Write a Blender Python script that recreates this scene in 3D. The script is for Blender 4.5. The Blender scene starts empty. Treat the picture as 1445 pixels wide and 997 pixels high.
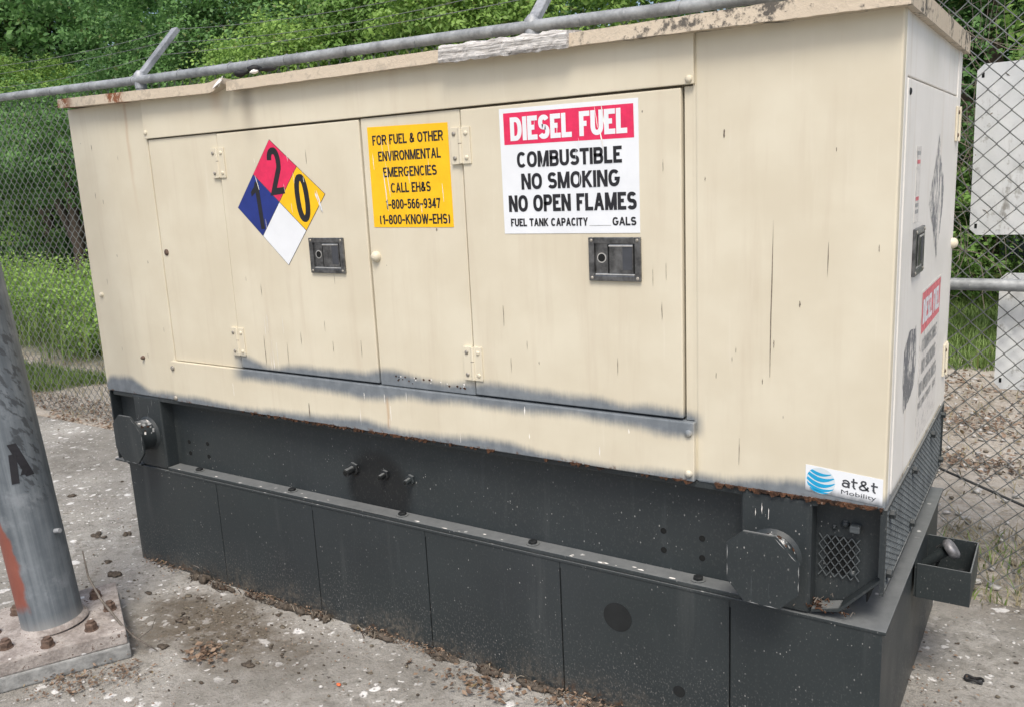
import bpy, bmesh, math, random
import numpy as np
from mathutils import Vector, Matrix
R = math.radians
random.seed(7); RNG = np.random.default_rng(7)
scene = bpy.context.scene
COL = scene.collection

# ------------------------------------------------------------------ camera
cam_d = bpy.data.cameras.new('camera'); cam = bpy.data.objects.new('camera', cam_d); COL.objects.link(cam)
cam.location = (3.31574, -2.01296, 1.52152)
cam.rotation_euler = (R(78.31560), R(2.70884), R(32.53657))
cam_d.sensor_width = 36; cam_d.lens = 36 * 1222.06 / 1445
cam_d.clip_start = .05; cam_d.clip_end = 600
scene.camera = cam
# ------------------------------------------------------------------ light
SUN_EL, SUN_AZ = 58, 152          # azimuth measured from +Y clockwise
w = bpy.data.worlds.new('World'); scene.world = w; w.use_nodes = True
wn = w.node_tree.nodes; wl = w.node_tree.links
sky = wn.new('ShaderNodeTexSky'); sky.sky_type = 'NISHITA'; sky.sun_disc = False
sky.sun_elevation = R(SUN_EL); sky.sun_rotation = R(SUN_AZ); sky.air_density = 1.0; sky.dust_density = 4.0; sky.ozone_density = .6
wn['Background'].inputs['Strength'].default_value = .125
wl.new(sky.outputs[0], wn['Background'].inputs['Color'])
sd = bpy.data.lights.new('sun', 'SUN'); so = bpy.data.objects.new('sun', sd); COL.objects.link(so)
sd.energy = 1.75; sd.angle = R(20); sd.color = (1, .95, .87)
_d = Vector((math.sin(R(SUN_AZ)) * math.cos(R(SUN_EL)), math.cos(R(SUN_AZ)) * math.cos(R(SUN_EL)), math.sin(R(SUN_EL))))
so.rotation_euler = (-_d).to_track_quat('-Z', 'Y').to_euler()
so.location = (0, 0, 20)
scene.view_settings.view_transform = 'Standard'; scene.view_settings.look = 'None'
scene.view_settings.exposure = 0.62; scene.view_settings.gamma = 1
scene.view_settings.use_curve_mapping = False

# ------------------------------------------------------------------ node helper
class S:
    def __init__(s, g, sock): s.g = g; s.k = sock
    def _m(s, op, b=None, c=None, rev=False):
        return s.g.math(op, b, s) if rev else s.g.math(op, s, b, c)
    def __add__(s, b): return s._m('ADD', b)
    __radd__ = __add__
    def __mul__(s, b): return s._m('MULTIPLY', b)
    __rmul__ = __mul__
    def __sub__(s, b): return s._m('SUBTRACT', b)
    def __rsub__(s, b): return s._m('SUBTRACT', b, rev=True)
    def __truediv__(s, b): return s._m('DIVIDE', b)
    def __gt__(s, b): return s._m('GREATER_THAN', b)
    def __lt__(s, b): return s._m('LESS_THAN', b)
class G:
    def __init__(g, name):
        g.mat = bpy.data.materials.new(name); g.mat.use_nodes = True
        g.nt = g.mat.node_tree; g.b = g.nt.nodes['Principled BSDF']; g.out = g.nt.nodes['Material Output']
    def n(g, t): return g.nt.nodes.new(t)
    def put(g, sock, v):
        if isinstance(v, S): g.nt.links.new(v.k, sock)
        elif isinstance(v, (tuple, list)): sock.default_value = tuple(v) + ((1,) if len(v) == 3 and len(sock.default_value) == 4 else ())
        elif v is not None: sock.default_value = v
    def math(g, op, a, b=None, c=None):
        m = g.n('ShaderNodeMath'); m.operation = op
        g.put(m.inputs[0], a); g.put(m.inputs[1], b)
        if c is not None: g.put(m.inputs[2], c)
        return S(g, m.outputs[0])
    def mx(g, a, b): return g.math('MAXIMUM', a, b)
    def mn(g, a, b): return g.math('MINIMUM', a, b)
    def ss(g, x, a, b, t0=0., t1=1.):
        m = g.n('ShaderNodeMapRange'); m.interpolation_type = 'SMOOTHSTEP'
        g.put(m.inputs[0], x); g.put(m.inputs[1], a); g.put(m.inputs[2], b); m.inputs[3].default_value = t0; m.inputs[4].default_value = t1
        return S(g, m.outputs[0])
    def pos(g):
        t = g.n('ShaderNodeTexCoord'); v = S(g, t.outputs['Object'])
        p = g.n('ShaderNodeSeparateXYZ'); g.put(p.inputs[0], v)
        g.P = v; return S(g, p.outputs[0]), S(g, p.outputs[1]), S(g, p.outputs[2])
    def comb(g, x, y, z):
        c = g.n('ShaderNodeCombineXYZ'); g.put(c.inputs[0], x); g.put(c.inputs[1], y); g.put(c.inputs[2], z); return S(g, c.outputs[0])
    def noise(g, vec, scale, detail=3, rough=.55, dist=0):
        t = g.n('ShaderNodeTexNoise'); g.put(t.inputs['Vector'], vec); t.inputs['Scale'].default_value = scale
        t.inputs['Detail'].default_value = detail; t.inputs['Roughness'].default_value = rough; t.inputs['Distortion'].default_value = dist
        return S(g, t.outputs[0])
    def vor(g, vec, scale, rnd=1):
        t = g.n('ShaderNodeTexVoronoi'); g.put(t.inputs['Vector'], vec); t.inputs['Scale'].default_value = scale; t.inputs['Randomness'].default_value = rnd
        sp = g.n('ShaderNodeSeparateColor'); g.nt.links.new(t.outputs['Color'], sp.inputs[0])
        return S(g, t.outputs['Distance']), S(g, sp.outputs[0])
    def vadd(g, a, b):
        m = g.n('ShaderNodeVectorMath'); m.operation = 'ADD'; g.put(m.inputs[0], a); g.put(m.inputs[1], b); return S(g, m.outputs[0])
    def mix(g, f, a, b):
        m = g.n('ShaderNodeMix'); m.data_type = 'RGBA'; g.put(m.inputs[0], f); g.put(m.inputs[6], a); g.put(m.inputs[7], b); return S(g, m.outputs[2])
    def bump(g, h, strength=.3, dist=.01):
        m = g.n('ShaderNodeBump'); m.inputs['Strength'].default_value = strength; m.inputs['Distance'].default_value = dist
        g.put(m.inputs['Height'], h); g.nt.links.new(m.outputs[0], g.b.inputs['Normal'])
    def done(g, col, rough=.6, metal=0., spec=.35):
        g.put(g.b.inputs['Base Color'], col); g.put(g.b.inputs['Roughness'], rough); g.put(g.b.inputs['Metallic'], metal)
        g.b.inputs['Specular IOR Level'].default_value = spec
        return g.mat

# ------------------------------------------------------------------ materials
def m_cream(name='cream enamel paint', c0=(.60, .548, .425), c1=(.655, .61, .485)):
    g = G(name); x, y, z = g.pos()
    wx = x * .9 + y * .9
    st = g.noise(g.comb(wx * 55, 0., z * 3.), 1, 3, .6)             # vertical streaks
    st2 = g.noise(g.comb(wx * 16, 3., z * 1.2), 1, 4, .65)
    n1 = g.noise(g.comb(wx, 0., z), 5, 4)
    lo = g.noise(g.comb(wx * 2.2, 7., 0.), 1, 2, .5)
    col = g.mix(g.ss(n1, .3, .75), c0, c1)
    col = g.mix(g.ss(st2, .50, .78) * .42, col, (.50, .425, .32))
    col = g.mix(g.ss(st, .60, .82) * .22, col, (.80, .76, .68))
    # soot smear under the torn lip, ochre runs
    ax_ = lambda c, w_: g.ss(g.math('ABSOLUTE', x - c + (n1 - .5) * .03), w_, 0.)
    soot = ax_(1.03, .055) * g.ss(z, 1.62, 1.80) * (y < .05)
    col = g.mix(soot * .55, col, (.20, .165, .125))
    och = g.mx(g.mx(ax_(.36, .014) * g.ss(z, 1.35, 1.80) * .6, ax_(.88, .045) * g.ss(z, 1.74, 1.82) * .5), ax_(1.535, .010) * g.ss(z, .74, .76) * g.ss(z, .89, .84) * .8)
    col = g.mix(och * .55 * (y < .05), col, (.40, .20, .07))
    # grey undercoat laid bare along the bottom edges
    fz = g.noise(g.comb(wx * 150, 0., z * 14.), 1, 3, .6)
    n9 = g.noise(g.comb(wx, 0., z), 28, 4, .65)
    j = (st - .5) * .005 + (n1 - .5) * .020 + (fz - .5) * .014 + (n9 - .5) * .008
    hA = (lo - .40) * .10 + .015 + g.ss(x, .30, .16) * g.ss(x, -.02, .05) * .034 - g.ss(x, 2.95, 2.6) * g.ss(x, 2.0, 2.5) * .006
    dA = (z - .73) - hA + j
    A = g.ss(dA, .019, -.015)
    lo2 = g.noise(g.comb(wx * 3.0, 1.7, 0.), 1, 2, .5); lo3 = g.noise(g.comb(wx * 2.6, 4.4, 0.), 1, 2, .5)
    reach = g.ss(x + (n1 - .5) * .08, .78, .87) * g.ss(x + (n1 - .5) * .05, 2.580, 2.535) * (y < .5)
    B = g.ss((z - .890) - ((lo2 - .46) * .11 + .025) + j, .020, -.014) * (z > .889) * reach
    C = g.ss((.889 - z) - ((lo3 - .46) * .11 + .021) + j, .022, -.016) * (z < .8905) * reach
    A = A * g.ss(y, .35, .02)
    wear = g.mx(A, g.mx(B, C))
    grey = g.mix(g.ss(n9 + (st - .5) * .4, .3, .72), (.105, .132, .163), (.160, .190, .222))
    col = g.mix(wear * .92, col, grey)
    # rust bleeding at the very bottom edge, specks and small chips
    rn = g.noise(g.P, 42, 4, .7)
    col = g.mix(g.ss(rn, .52, .66) * g.ss(z, .747, .733), col, (.10, .05, .028))
    d, r = g.vor(g.comb(wx, 0., z * .55), 17)
    chip = (d < (r - .80) * .28) * (r > .80)
    col = g.mix(chip * .8, col, (.10, .085, .07))
    run, rr = g.vor(g.comb(wx * 1.0, 0., z * .16), 9)
    runs = g.ss(run, .055, .0) * (rr > .55)
    col = g.mix(runs * .45, col, (.30, .23, .15))
    g.bump(g.noise(g.comb(wx, y, z), 3.2, 2) * .7 + g.noise(g.P, 60, 3) * .03, .25, .012)
    return g.done(col, g.ss(n1, .2, .8, .42, .6), 0, .35)
def m_roof():
    g = G('stained cream roof paint'); x, y, z = g.pos()
    n = g.noise(g.P, 9, 5, .65); f = g.noise(g.P, 45, 5, .75)
    col = g.mix(n, (.46, .39, .30), (.62, .54, .42))
    lich = g.ss(f + (n - .5) * .9, .50, .66) * g.mx(g.ss(x, 1.7, 2.6), .28)
    col = g.mix(lich * .9, col, (.045, .043, .04))
    rust = g.ss(f + (n - .5) * .8, .38, .56) * g.mx(g.ss(x, .13, .05), g.ss(g.math('ABSOLUTE', x - .37), .07, .03))
    col = g.mix(rust, col, (.20, .075, .03))
    g.bump(f, .35, .01)
    return g.done(col, .65)
def m_slate():
    g = G('slate grey enamel'); x, y, z = g.pos()
    st = g.noise(g.comb(x * 30, y * 30, z * 2.5), 1, 4, .6); n = g.noise(g.P, 4, 4)
    bl = g.noise(g.P, 1.6, 3)
    col = g.mix(n, g.mix(bl, (.018, .025, .026), (.022, .026, .031)), g.mix(bl, (.029, .039, .039), (.035, .041, .046)))
    col = g.mix(g.ss(st, .6, .85) * .35, col, (.075, .085, .09))
    # darker round stain on the channel web and a patch low on the tank
    dx = (x - 1.405) * (x - 1.405) + (z - .50) * (z - .50)
    col = g.mix(g.ss(g.math('SQRT', dx), .165, .105) * (z > .44) * .9, col, (.008, .009, .010))
    # white flecks of droppings and chips, denser low down where rain splashes
    d, r = g.vor(g.comb(x * 1.3, y * 1.3, z * .8), 95)
    fl = (d < (r - .62) * .62) * (r > .62) * g.ss(g.noise(g.P, 7, 3), .40, .66)
    sp = g.ss(z + (g.noise(g.P, 6, 3) - .5) * .25, .26, .02)
    fine = g.ss(g.noise(g.comb(x * 190, y * 190, z * 120), 1, 2, .6), .55, .68) * (.12 + sp * .80)
    col = g.mix(fine * .55, col, (.25, .245, .23))
    col = g.mix(fl * .55, col, (.50, .50, .48))
    up = g.n('ShaderNodeNewGeometry'); sep = g.n('ShaderNodeSeparateXYZ'); g.nt.links.new(up.outputs['Normal'], sep.inputs[0])
    top = g.ss(S(g, sep.outputs[2]), .7, .95)
    col = g.mix(top * .75, col, g.mix(g.noise(g.P, 26, 4, .7), (.11, .12, .122), (.26, .27, .27)))  # upward faces painted paler, sky light put into the colour
    d2, r2 = g.vor(g.P, 30); nt2 = g.noise(g.P, 90, 4, .7); col = g.mix(top * g.ss(d2 + (nt2 - .5) * .6, .22, .08) * (r2 > .74) * .8, col, (.60, .60, .58))
    rn = g.noise(g.P, 33, 4, .7)
    mud = g.ss(z + (g.noise(g.comb(x * 7, y * 7, z * 3), 1, 5, .7) - .5) * .30, .10, -.03)
    col = g.mix(mud * g.ss(g.noise(g.P, 55, 4, .75), .40, .62) * .55 * (z < .4), col, (.17, .145, .115))
    rub = g.noise(g.comb(x * 9, y * 9, z * .8), 1, 5, .7); col = g.mix(g.ss(rub, .56, .74) * .30, col, (.085, .092, .092))
    lowrust = g.ss(rn + (n - .5) * .5, .55, .68) * g.ss(z, .055, .015) * (x < 2.99)
    col = g.mix(lowrust * .8, col, (.085, .05, .03))
    g.bump(n * .6 + st * .1, .25, .012)
    return g.done(col, g.ss(n, .2, .8, .42, .58), 0, .42)
def m_simple(name, c, rough=.6, metal=0., var=.25, scale=12, bump=.0, spec=.35):
    g = G(name); g.pos(); n = g.noise(g.P, scale, 5, .65)
    a = tuple(max(0, v * (1 - var)) for v in c); b = tuple(min(1, v * (1 + var)) for v in c)
    if bump: g.bump(n, bump, .01)
    return g.done(g.mix(g.ss(n, .25, .75), a, b), rough, metal, spec)
def m_rust():
    g = G('flaking rust'); g.pos(); n = g.noise(g.P, 30, 5, .75); f = g.noise(g.P, 120, 3)
    col = g.mix(g.ss(n, .35, .65), (.022, .016, .013), (.115, .058, .034)); col = g.mix(g.ss(f, .66, .74), col, (.40, .36, .31))
    g.bump(f, .6, .01); return g.done(col, .9, 0, .15)
def m_galv(name='galvanised steel', c=(.36, .38, .40)):
    g = G(name); x, y, z = g.pos(); n = g.noise(g.P, 8, 5, .7); f = g.noise(g.P, 60, 3)
    col = g.mix(g.ss(n + (f - .5) * .3, .3, .7), tuple(v * .6 for v in c), tuple(v * 1.15 for v in c))
    col = g.mix(g.ss(f, .66, .76) * .5, col, (.6, .6, .58))
    return g.done(col, .55, .25)
def m_pole():
    g = G('weathered galvanised pole'); x, y, z = g.pos()
    a = g.math('ARCTAN2', y, x)
    st = g.noise(g.comb(a * 4, 0., z * 1.4), 1, 5, .65); n = g.noise(g.P, 10, 5, .7)
    col = g.mix(g.ss(st + (n - .5) * .5, .25, .75), (.095, .112, .128), (.19, .215, .235))
    col = g.mix(g.ss(n, .52, .75) * .45, col, (.30, .325, .345))
    # stacked horizontal smudges up the right flank
    sm = g.noise(g.comb(a * 2.8, 0., z * 30 + a * 3), 1, 3, .6)
    flank = g.ss(g.math('ABSOLUTE', a - .05), .62, .38) * g.ss(z, .50, .60)
    col = g.mix(g.ss(sm, .50, .60) * flank * .85, col, (.055, .062, .07))
    # old orange-red paint left low down on the left side
    edge = a + (g.noise(g.P, 14, 4) - .5) * .5
    red = g.ss(edge + g.ss(z, .35, .62) * .6, -1.0, -1.16) * g.ss(z + (g.noise(g.P, 9, 3) - .5) * .15, .16, .20) * g.ss(z, .72, .5)
    col = g.mix(red, col, g.mix(n, (.19, .055, .040), (.30, .115, .085)))
    dust = g.ss(z + (n - .5) * .1, .16, .08)
    col = g.mix(dust * .8, col, (.34, .335, .32))
    g.bump(st * .4 + n * .4, .3, .01)
    return g.done(col, .5, .2)
def m_slab():
    g = G('dirty concrete'); x, y, z = g.pos()
    n = g.noise(g.P, 1.4, 5, .65); f = g.noise(g.P, 22, 6, .75); ff = g.noise(g.P, 130, 3, .7)
    col = g.mix(g.ss(n * .6 + f * .7 - .15, .34, .66), (.185, .178, .158), (.44, .428, .395))
    col = g.mix(g.ss(ff, .35, .7) * .5, col, g.mix(f, (.14, .13, .115), (.40, .385, .36)))
    dl = g.math('SQRT', (x - .85) * (x - .85) * .5 + (y + .24) * (y + .24) * 2.2)
    soil = g.ss(dl + (g.noise(g.P, 6, 5, .7) - .5) * .55, .40, .12)
    soil = g.mx(soil, g.ss(f + (n - .5), .60, .80) * .75)
    soil = g.mx(soil, g.ss(y + (f - .5) * .5, .92, 1.18) * (x > 3.) * .6)
    col = g.mix(soil, col, g.mix(ff, (.075, .062, .048), (.19, .165, .13)))
    v = g.n('ShaderNodeVectorMath'); v.operation = 'SCALE'; v.inputs[3].default_value = .07
    nc = g.n('ShaderNodeTexNoise'); nc.inputs['Scale'].default_value = 16; nc.inputs['Detail'].default_value = 3; g.put(nc.inputs['Vector'], g.P)
    g.nt.links.new(nc.outputs['Color'], v.inputs[0]); pd = g.vadd(g.P, S(g, v.outputs[0]))
    d, r = g.vor(pd, 17); d2, r2 = g.vor(pd, 46)
    cl = g.noise(g.P, 2.6, 3, .6)
    wh = g.mx(g.ss(d - (r - .45) * .62 + (f - .5) * .5, .06, -.06) * (r > .45), g.ss(d2 - (r2 - .5) * .7 + (ff - .5) * .4, .06, -.06) * (r2 > .5) * .85)
    wh = wh * g.ss(cl + g.ss(x, 1.2, -1.) * .20, .34, .56)
    sm1 = g.noise(pd, 9, 5, .7); sm2 = g.noise(g.P, 38, 4, .75)
    col = g.mix(g.ss(sm1 + (sm2 - .5) * .5, .52, .68) * (.30 + g.ss(x, .9, -1.) * .35), col, (.60, .59, .565))
    col = g.mix(g.ss(sm2 + (sm1 - .5) * .6, .56, .70) * .55, col, (.10, .09, .075))
    col = g.mix(wh * (1 - soil * .6) * .9, col, (.80, .795, .78))
    dk, rk = g.vor(pd, 48); col = g.mix(g.ss(dk + (f - .5) * .3, .26, .10) * (rk > .70) * .8, col, (.05, .043, .036))
    st_ = g.noise(g.P, .55, 4, .6)
    col = g.mix(g.ss(st_ + (f - .5) * .35, .48, .66) * .45, col, (.115, .105, .09))
    g.bump(f * .8 + ff * .3 + wh * .12, .9, .016)
    return g.done(col, .9, 0, .2)
def m_dirt():
    g = G('dry dirt and gravel'); x, y, z = g.pos()
    n = g.noise(g.P, .9, 5, .65); f = g.noise(g.P, 14, 6, .75); ff = g.noise(g.P, 90, 3, .7)
    col = g.mix(g.ss(f + (n - .5) * .7, .3, .7), (.30, .26, .21), (.50, .465, .41))
    col = g.mix(g.ss(ff, .5, .72) * .5, col, (.60, .57, .52))
    gr = g.mx(g.ss(y + (n - .5) * 2.5, 5.0, 6.2), g.ss(x * -1. + (n - .5) * 1.5, 3.2, 4.6) * g.ss(y + (n - .5) * 1.2, 2.2, 2.8))
    col = g.mix(gr * .9, col, g.mix(f, (.03, .045, .018), (.075, .095, .035)))
    br = g.ss(f + (n - .5), .52, .72)
    col = g.mix(br * .3, col, (.20, .14, .095))
    g.bump(f, .8, .03)
    return g.done(col, .95, 0, .15)
def m_leaf(name, dark, light, trans=.4):
    g = G(name); ge = g.n('ShaderNodeNewGeometry'); r = S(g, ge.outputs['Random Per Island'])
    at = g.n('ShaderNodeAttribute'); at.attribute_name = 'tint'; t = S(g, at.outputs['Fac'])
    col = g.mix(g.mn(g.mx(t * .75 + r * .45 - .1, 0.), 1.), dark, light)
    col = g.mix((r > .965) * .6, col, (.16, .13, .05))
    g.done(col, .5, 0, .35)
    tr = g.n('ShaderNodeBsdfTranslucent'); g.put(tr.inputs[0], col); ms = g.n('ShaderNodeMixShader'); ms.inputs[0].default_value = trans
    g.nt.links.new(g.b.outputs[0], ms.inputs[1]); g.nt.links.new(tr.outputs[0], ms.inputs[2]); g.nt.links.new(ms.outputs[0], g.out.inputs[0])
    return g.mat
def m_peel(name, under, over, cut=.5, scale=26):
    g = G(name); x, y, z = g.pos(); n = g.noise(g.comb(x * 1., y * 1.8, z * .6), scale, 6, .8)
    return g.done(g.mix(g.ss(n, cut - .03, cut + .03), under, over), .6)
def m_plate():
    g = G('dusty spattered steel plate'); x, y, z = g.pos(); n = g.noise(g.P, 12, 5, .7); f = g.noise(g.P, 60, 4, .75)
    col = g.mix(g.ss(n + (f - .5) * .5, .3, .7), (.20, .175, .16), (.42, .39, .365))
    col = g.mix(g.ss(f + (n - .5) * .6, .60, .70), col, (.10, .065, .05)); d, r = g.vor(g.P, 26)
    col = g.mix(g.ss(d - (r - .5) * .6 + (f - .5) * .4, .05, -.05) * (r > .5) * .9, col, (.74, .735, .72))
    g.bump(f * .6 + n * .3, .7, .01); return g.done(col, .9, 0, .2)
def m_sticker():
    g = G('oversprayed white sticker'); x, y, z = g.pos(); n = g.noise(g.comb(x * 90, 0., z * 20), 1, 4, .6); lo = g.noise(g.comb(x * 14, 2., 0.), 1, 3)
    return g.done(g.mix(g.ss(z - (.758 + (lo - .5) * .014 - (x - 2.9) * .08) + (n - .5) * .012, .010, -.016), (.74, .77, .80), (.16, .175, .19)), .5)
def m_patch():
    g = G('weathered whitish strip'); x, y, z = g.pos()
    n = g.noise(g.comb(x * 14, y * 60, z * 150), 1, 5, .7); f = g.noise(g.P, 60, 4, .7)
    col = g.mix(g.ss(n, .32, .62), (.27, .255, .235), (.66, .645, .62)); col = g.mix(g.ss(f, .62, .72), col, (.16, .15, .135))
    g.bump(n, .8, .008); return g.done(col, .85, 0, .15)
def m_signback():
    g = G('dirty white sign back'); x, y, z = g.pos()
    st = g.noise(g.comb(x * 16, 0., z * 3.), 1, 5, .7); n = g.noise(g.P, 7, 5, .7)
    col = g.mix(g.ss(n, .3, .7), (.64, .665, .67), (.76, .785, .79))
    col = g.mix(g.ss(st + (n - .5) * .8, .58, .80) * .85, col, (.20, .185, .16)); f = g.noise(g.P, 40, 4, .7); col = g.mix(g.ss(f + (st - .5), .58, .75) * .6, col, (.24, .23, .20))
    return g.done(col, .55)

M = dict(cream=m_cream(), chalk=m_cream('chalked pale enamel paint', (.71, .695, .65), (.77, .755, .715)), roof=m_roof(), slate=m_slate(), rust=m_rust(), galv=m_galv(), pole=m_pole(), slab=m_slab(), dirt=m_dirt(),
    wire=m_simple('fence wire', (.20, .21, .205), .55, .3), rail=m_galv('galvanised rail', (.34, .36, .37)), dark=m_simple('painted hole shade', (.008, .009, .009), .9),  # near-black colour painted in for the shade inside holes and gaps
    black=m_simple('black print', (.018, .018, .022), .6), red=m_simple('red print', (.68, .028, .10), .5, 0, .12, 30),
    blue=m_simple('blue print', (.018, .035, .20), .5, 0, .15), yellow=m_simple('yellow print', (.86, .50, .012), .5, 0, .06, 20),
    white=m_simple('white vinyl', (.74, .77, .80), .45, 0, .04, 8), chip=m_simple('scuffed white', (.78, .76, .72), .6),
    latch=m_simple('worn chrome', (.17, .175, .18), .28, .85, .5, 40), bright=m_simple('bright chrome painted glint', (.62, .62, .60), .3, .7, .2, 60),
    zinc=m_simple('zinc bolt', (.33, .31, .27), .5, .5, .4, 80), screenwire=m_simple('slate mesh wire', (.085, .097, .103), .5, 0, .3), cap=m_simple('grey zinc cap', (.20, .20, .21), .5, .4, .4, 50), port=m_simple('dark blanked port', (.013, .015, .016), .6), bolt=m_simple('dirty rusty bolt', (.13, .09, .07), .8, .2, .5, 60),
    concrete=m_simple('grout concrete', (.25, .255, .25), .9, 0, .35, 30, .5), plate=m_plate(),
    sticker=m_sticker(), globe=m_simple('pale globe print', (.58, .66, .70), .5, 0, .08), cyan=m_simple('sky blue print', (.012, .33, .60), .5, 0, .1), faint=m_simple('faded grey print', (.34, .345, .34), .6, 0, .3, 90),
    pink=m_simple('faded red print', (.62, .17, .19), .6, 0, .35, 60), ink=m_simple('dark grey print', (.06, .065, .075), .6),
    peel=m_peel('peeling grey label', (.70, .68, .635), (.17, .175, .185), .50, 12), peel2=m_peel('scraped grey patch', (.70, .68, .635), (.16, .165, .175), .45, 14),
    whitepeel=m_peel('worn white label', (.32, .31, .30), (.68, .66, .62), .42, 40), patch=m_patch(), signback=m_signback(),
    twig=m_simple('dry twig', (.13, .115, .10), .85, 0, .4, 60), vine=m_simple('dead vine', (.23, .20, .16), .85, 0, .4, 60),
    bark=m_simple('bark', (.09, .07, .055), .9, 0, .4, 14, .6), clod=m_simple('dark clod', (.085, .07, .055), .95, 0, .5, 60, .8),
    rubber=m_simple('black rubber', (.018, .018, .019), .7), orange=m_simple('orange plastic', (.75, .16, .06), .5), scratch=m_simple('bare scratch', (.17, .145, .115), .7, 0, .5, 90),
    soil=m_simple('grey brown soil', (.15, .13, .10), .95, 0, .5, 50, .8), stone=m_simple('pale stone', (.44, .43, .41), .85, 0, .3, 30), sill=m_simple('scuffed steel', (.30, .31, .31), .5, .1, .4, 30))
M['litter'] = m_leaf('dead leaves', (.085, .055, .038), (.30, .215, .15), .1)
M['leafA'] = m_leaf('mid green leaf', (.075, .155, .036), (.28, .48, .12))
M['leafB'] = m_leaf('yellow green leaf', (.10, .20, .042), (.38, .58, .14))
M['leafC'] = m_leaf('deep green leaf', (.05, .125, .038), (.20, .385, .115))
M['grass'] = m_leaf('grass blade', (.075, .135, .030), (.25, .36, .10), .3)
M['straw'] = m_leaf('dry grass blade', (.17, .15, .09), (.36, .32, .21), .2)

# ------------------------------------------------------------------ mesh helper
class MB:
    def __init__(s): s.v = []; s.f = []; s.mi = []; s.sm = []; s.mats = []
    def mid(s, m):
        if m not in s.mats: s.mats.append(m)
        return s.mats.index(m)
    def add(s, vs, fs, m, smooth=False):
        o = len(s.v); k = s.mid(m); s.v += [tuple(p) for p in vs]
        for f in fs: s.f.append([i + o for i in f]); s.mi.append(k); s.sm.append(smooth)
    def frombm(s, bm, m, smooth=False):
        bm.verts.index_update(); s.add([v.co[:] for v in bm.verts], [[v.index for v in f.verts] for f in bm.faces], m, smooth); bm.free()
    def box(s, a, b, m, bev=.0, mat=None, seg=2):
        bm = bmesh.new(); bmesh.ops.create_cube(bm, size=1)
        for v in bm.verts: v.co = Vector([(a[i] + b[i]) / 2 + v.co[i] * (b[i] - a[i]) for i in range(3)])
        if bev: bmesh.ops.bevel(bm, geom=bm.edges[:], offset=bev, segments=seg, affect='EDGES', profile=.6)
        if mat is not None: bmesh.ops.transform(bm, matrix=mat, verts=bm.verts)
        s.frombm(bm, m)
    def prism(s, poly, d, m, bev=0):
        """poly: list of 3-d points (planar), extruded by vector d"""
        bm = bmesh.new(); d = Vector(d)
        A = [bm.verts.new(Vector(p)) for p in poly]; B = [bm.verts.new(Vector(p) + d) for p in poly]
        n = len(poly); bm.faces.new(A); bm.faces.new(B[::-1])
        for i in range(n): bm.faces.new([A[i], A[(i + 1) % n], B[(i + 1) % n], B[i]])
        bmesh.ops.recalc_face_normals(bm, faces=bm.faces)
        if bev: bmesh.ops.bevel(bm, geom=bm.edges[:], offset=bev, segments=2, affect='EDGES')
        s.frombm(bm, m)
    def tube(s, pts, r, m, n=10, cap=True, smooth=True):
        pts = [Vector(p) for p in pts]; rr = r if isinstance(r, (list, tuple)) else [r] * len(pts)
        vs = []; up = None
        for i, p in enumerate(pts):
            t = (pts[min(i + 1, len(pts) - 1)] - pts[max(i - 1, 0)]).normalized()
            if up is None: up = t.orthogonal().normalized()
            up = (up - t * up.dot(t)).normalized(); sd_ = t.cross(up)
            for k in range(n):
                a = 2 * math.pi * k / n; vs.append(p + (up * math.cos(a) + sd_ * math.sin(a)) * rr[i])
        fs = [[i * n + k, i * n + (k + 1) % n, (i + 1) * n + (k + 1) % n, (i + 1) * n + k] for i in range(len(pts) - 1) for k in range(n)]
        s.add(vs, fs, m, smooth)
        if cap: s.add(vs[:n], [list(range(n))[::-1]], m); s.add(vs[-n:], [list(range(n))], m)
    def hexbolt(s, p, axis, r, h, m, dome=False):
        p = Vector(p); a = Vector(axis).normalized()
        if dome: s.tube([p, p + a * h * .5, p + a * h * .85, p + a * h], [r, r * .95, r * .65, r * .2], m, 12)
        else: s.tube([p, p + a * h * .85, p + a * h], [r, r, r * .8], m, 6, smooth=False)
    def poly(s, pts, m): s.add(pts, [list(range(len(pts)))], m)
    def build(s, name, parent=None, shade=None):
        me = bpy.data.meshes.new(name); me.from_pydata(s.v, [], s.f)
        for m in s.mats: me.materials.append(M[m])
        me.polygons.foreach_set('material_index', s.mi); me.polygons.foreach_set('use_smooth', s.sm); me.update()
        o = bpy.data.objects.new(name, me); COL.objects.link(o)
        if parent: o.parent = parent
        return o
def npmesh(name, V, F, mat, tint=None, parent=None, smooth=False):
    me = bpy.data.meshes.new(name); k = F.shape[1]
    me.vertices.add(len(V)); me.vertices.foreach_set('co', V.astype(np.float32).ravel())
    me.loops.add(F.size); me.loops.foreach_set('vertex_index', F.astype(np.int32).ravel())
    me.polygons.add(len(F)); me.polygons.foreach_set('loop_start', np.arange(0, F.size, k, dtype=np.int32))
    if smooth: me.polygons.foreach_set('use_smooth', np.ones(len(F), bool))
    me.update(calc_edges=True)
    if tint is not None:
        a = me.attributes.new('tint', 'FLOAT', 'POINT'); a.data.foreach_set('value', tint.astype(np.float32))
    me.materials.append(M[mat]); o = bpy.data.objects.new(name, me); COL.objects.link(o)
    if parent: o.parent = parent
    return o
def tag(o, label=None, cat=None, group=None, kind=None):
    if label: o['label'] = label
    if cat: o['category'] = cat
    if group: o['group'] = group
    if kind: o['kind'] = kind
    return o
def thing(name, label, cat, loc=(0, 0, 0), group=None):
    o = bpy.data.objects.new(name, None); COL.objects.link(o); o.location = loc; o.empty_display_size = .1
    return tag(o, label, cat, group)

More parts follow.
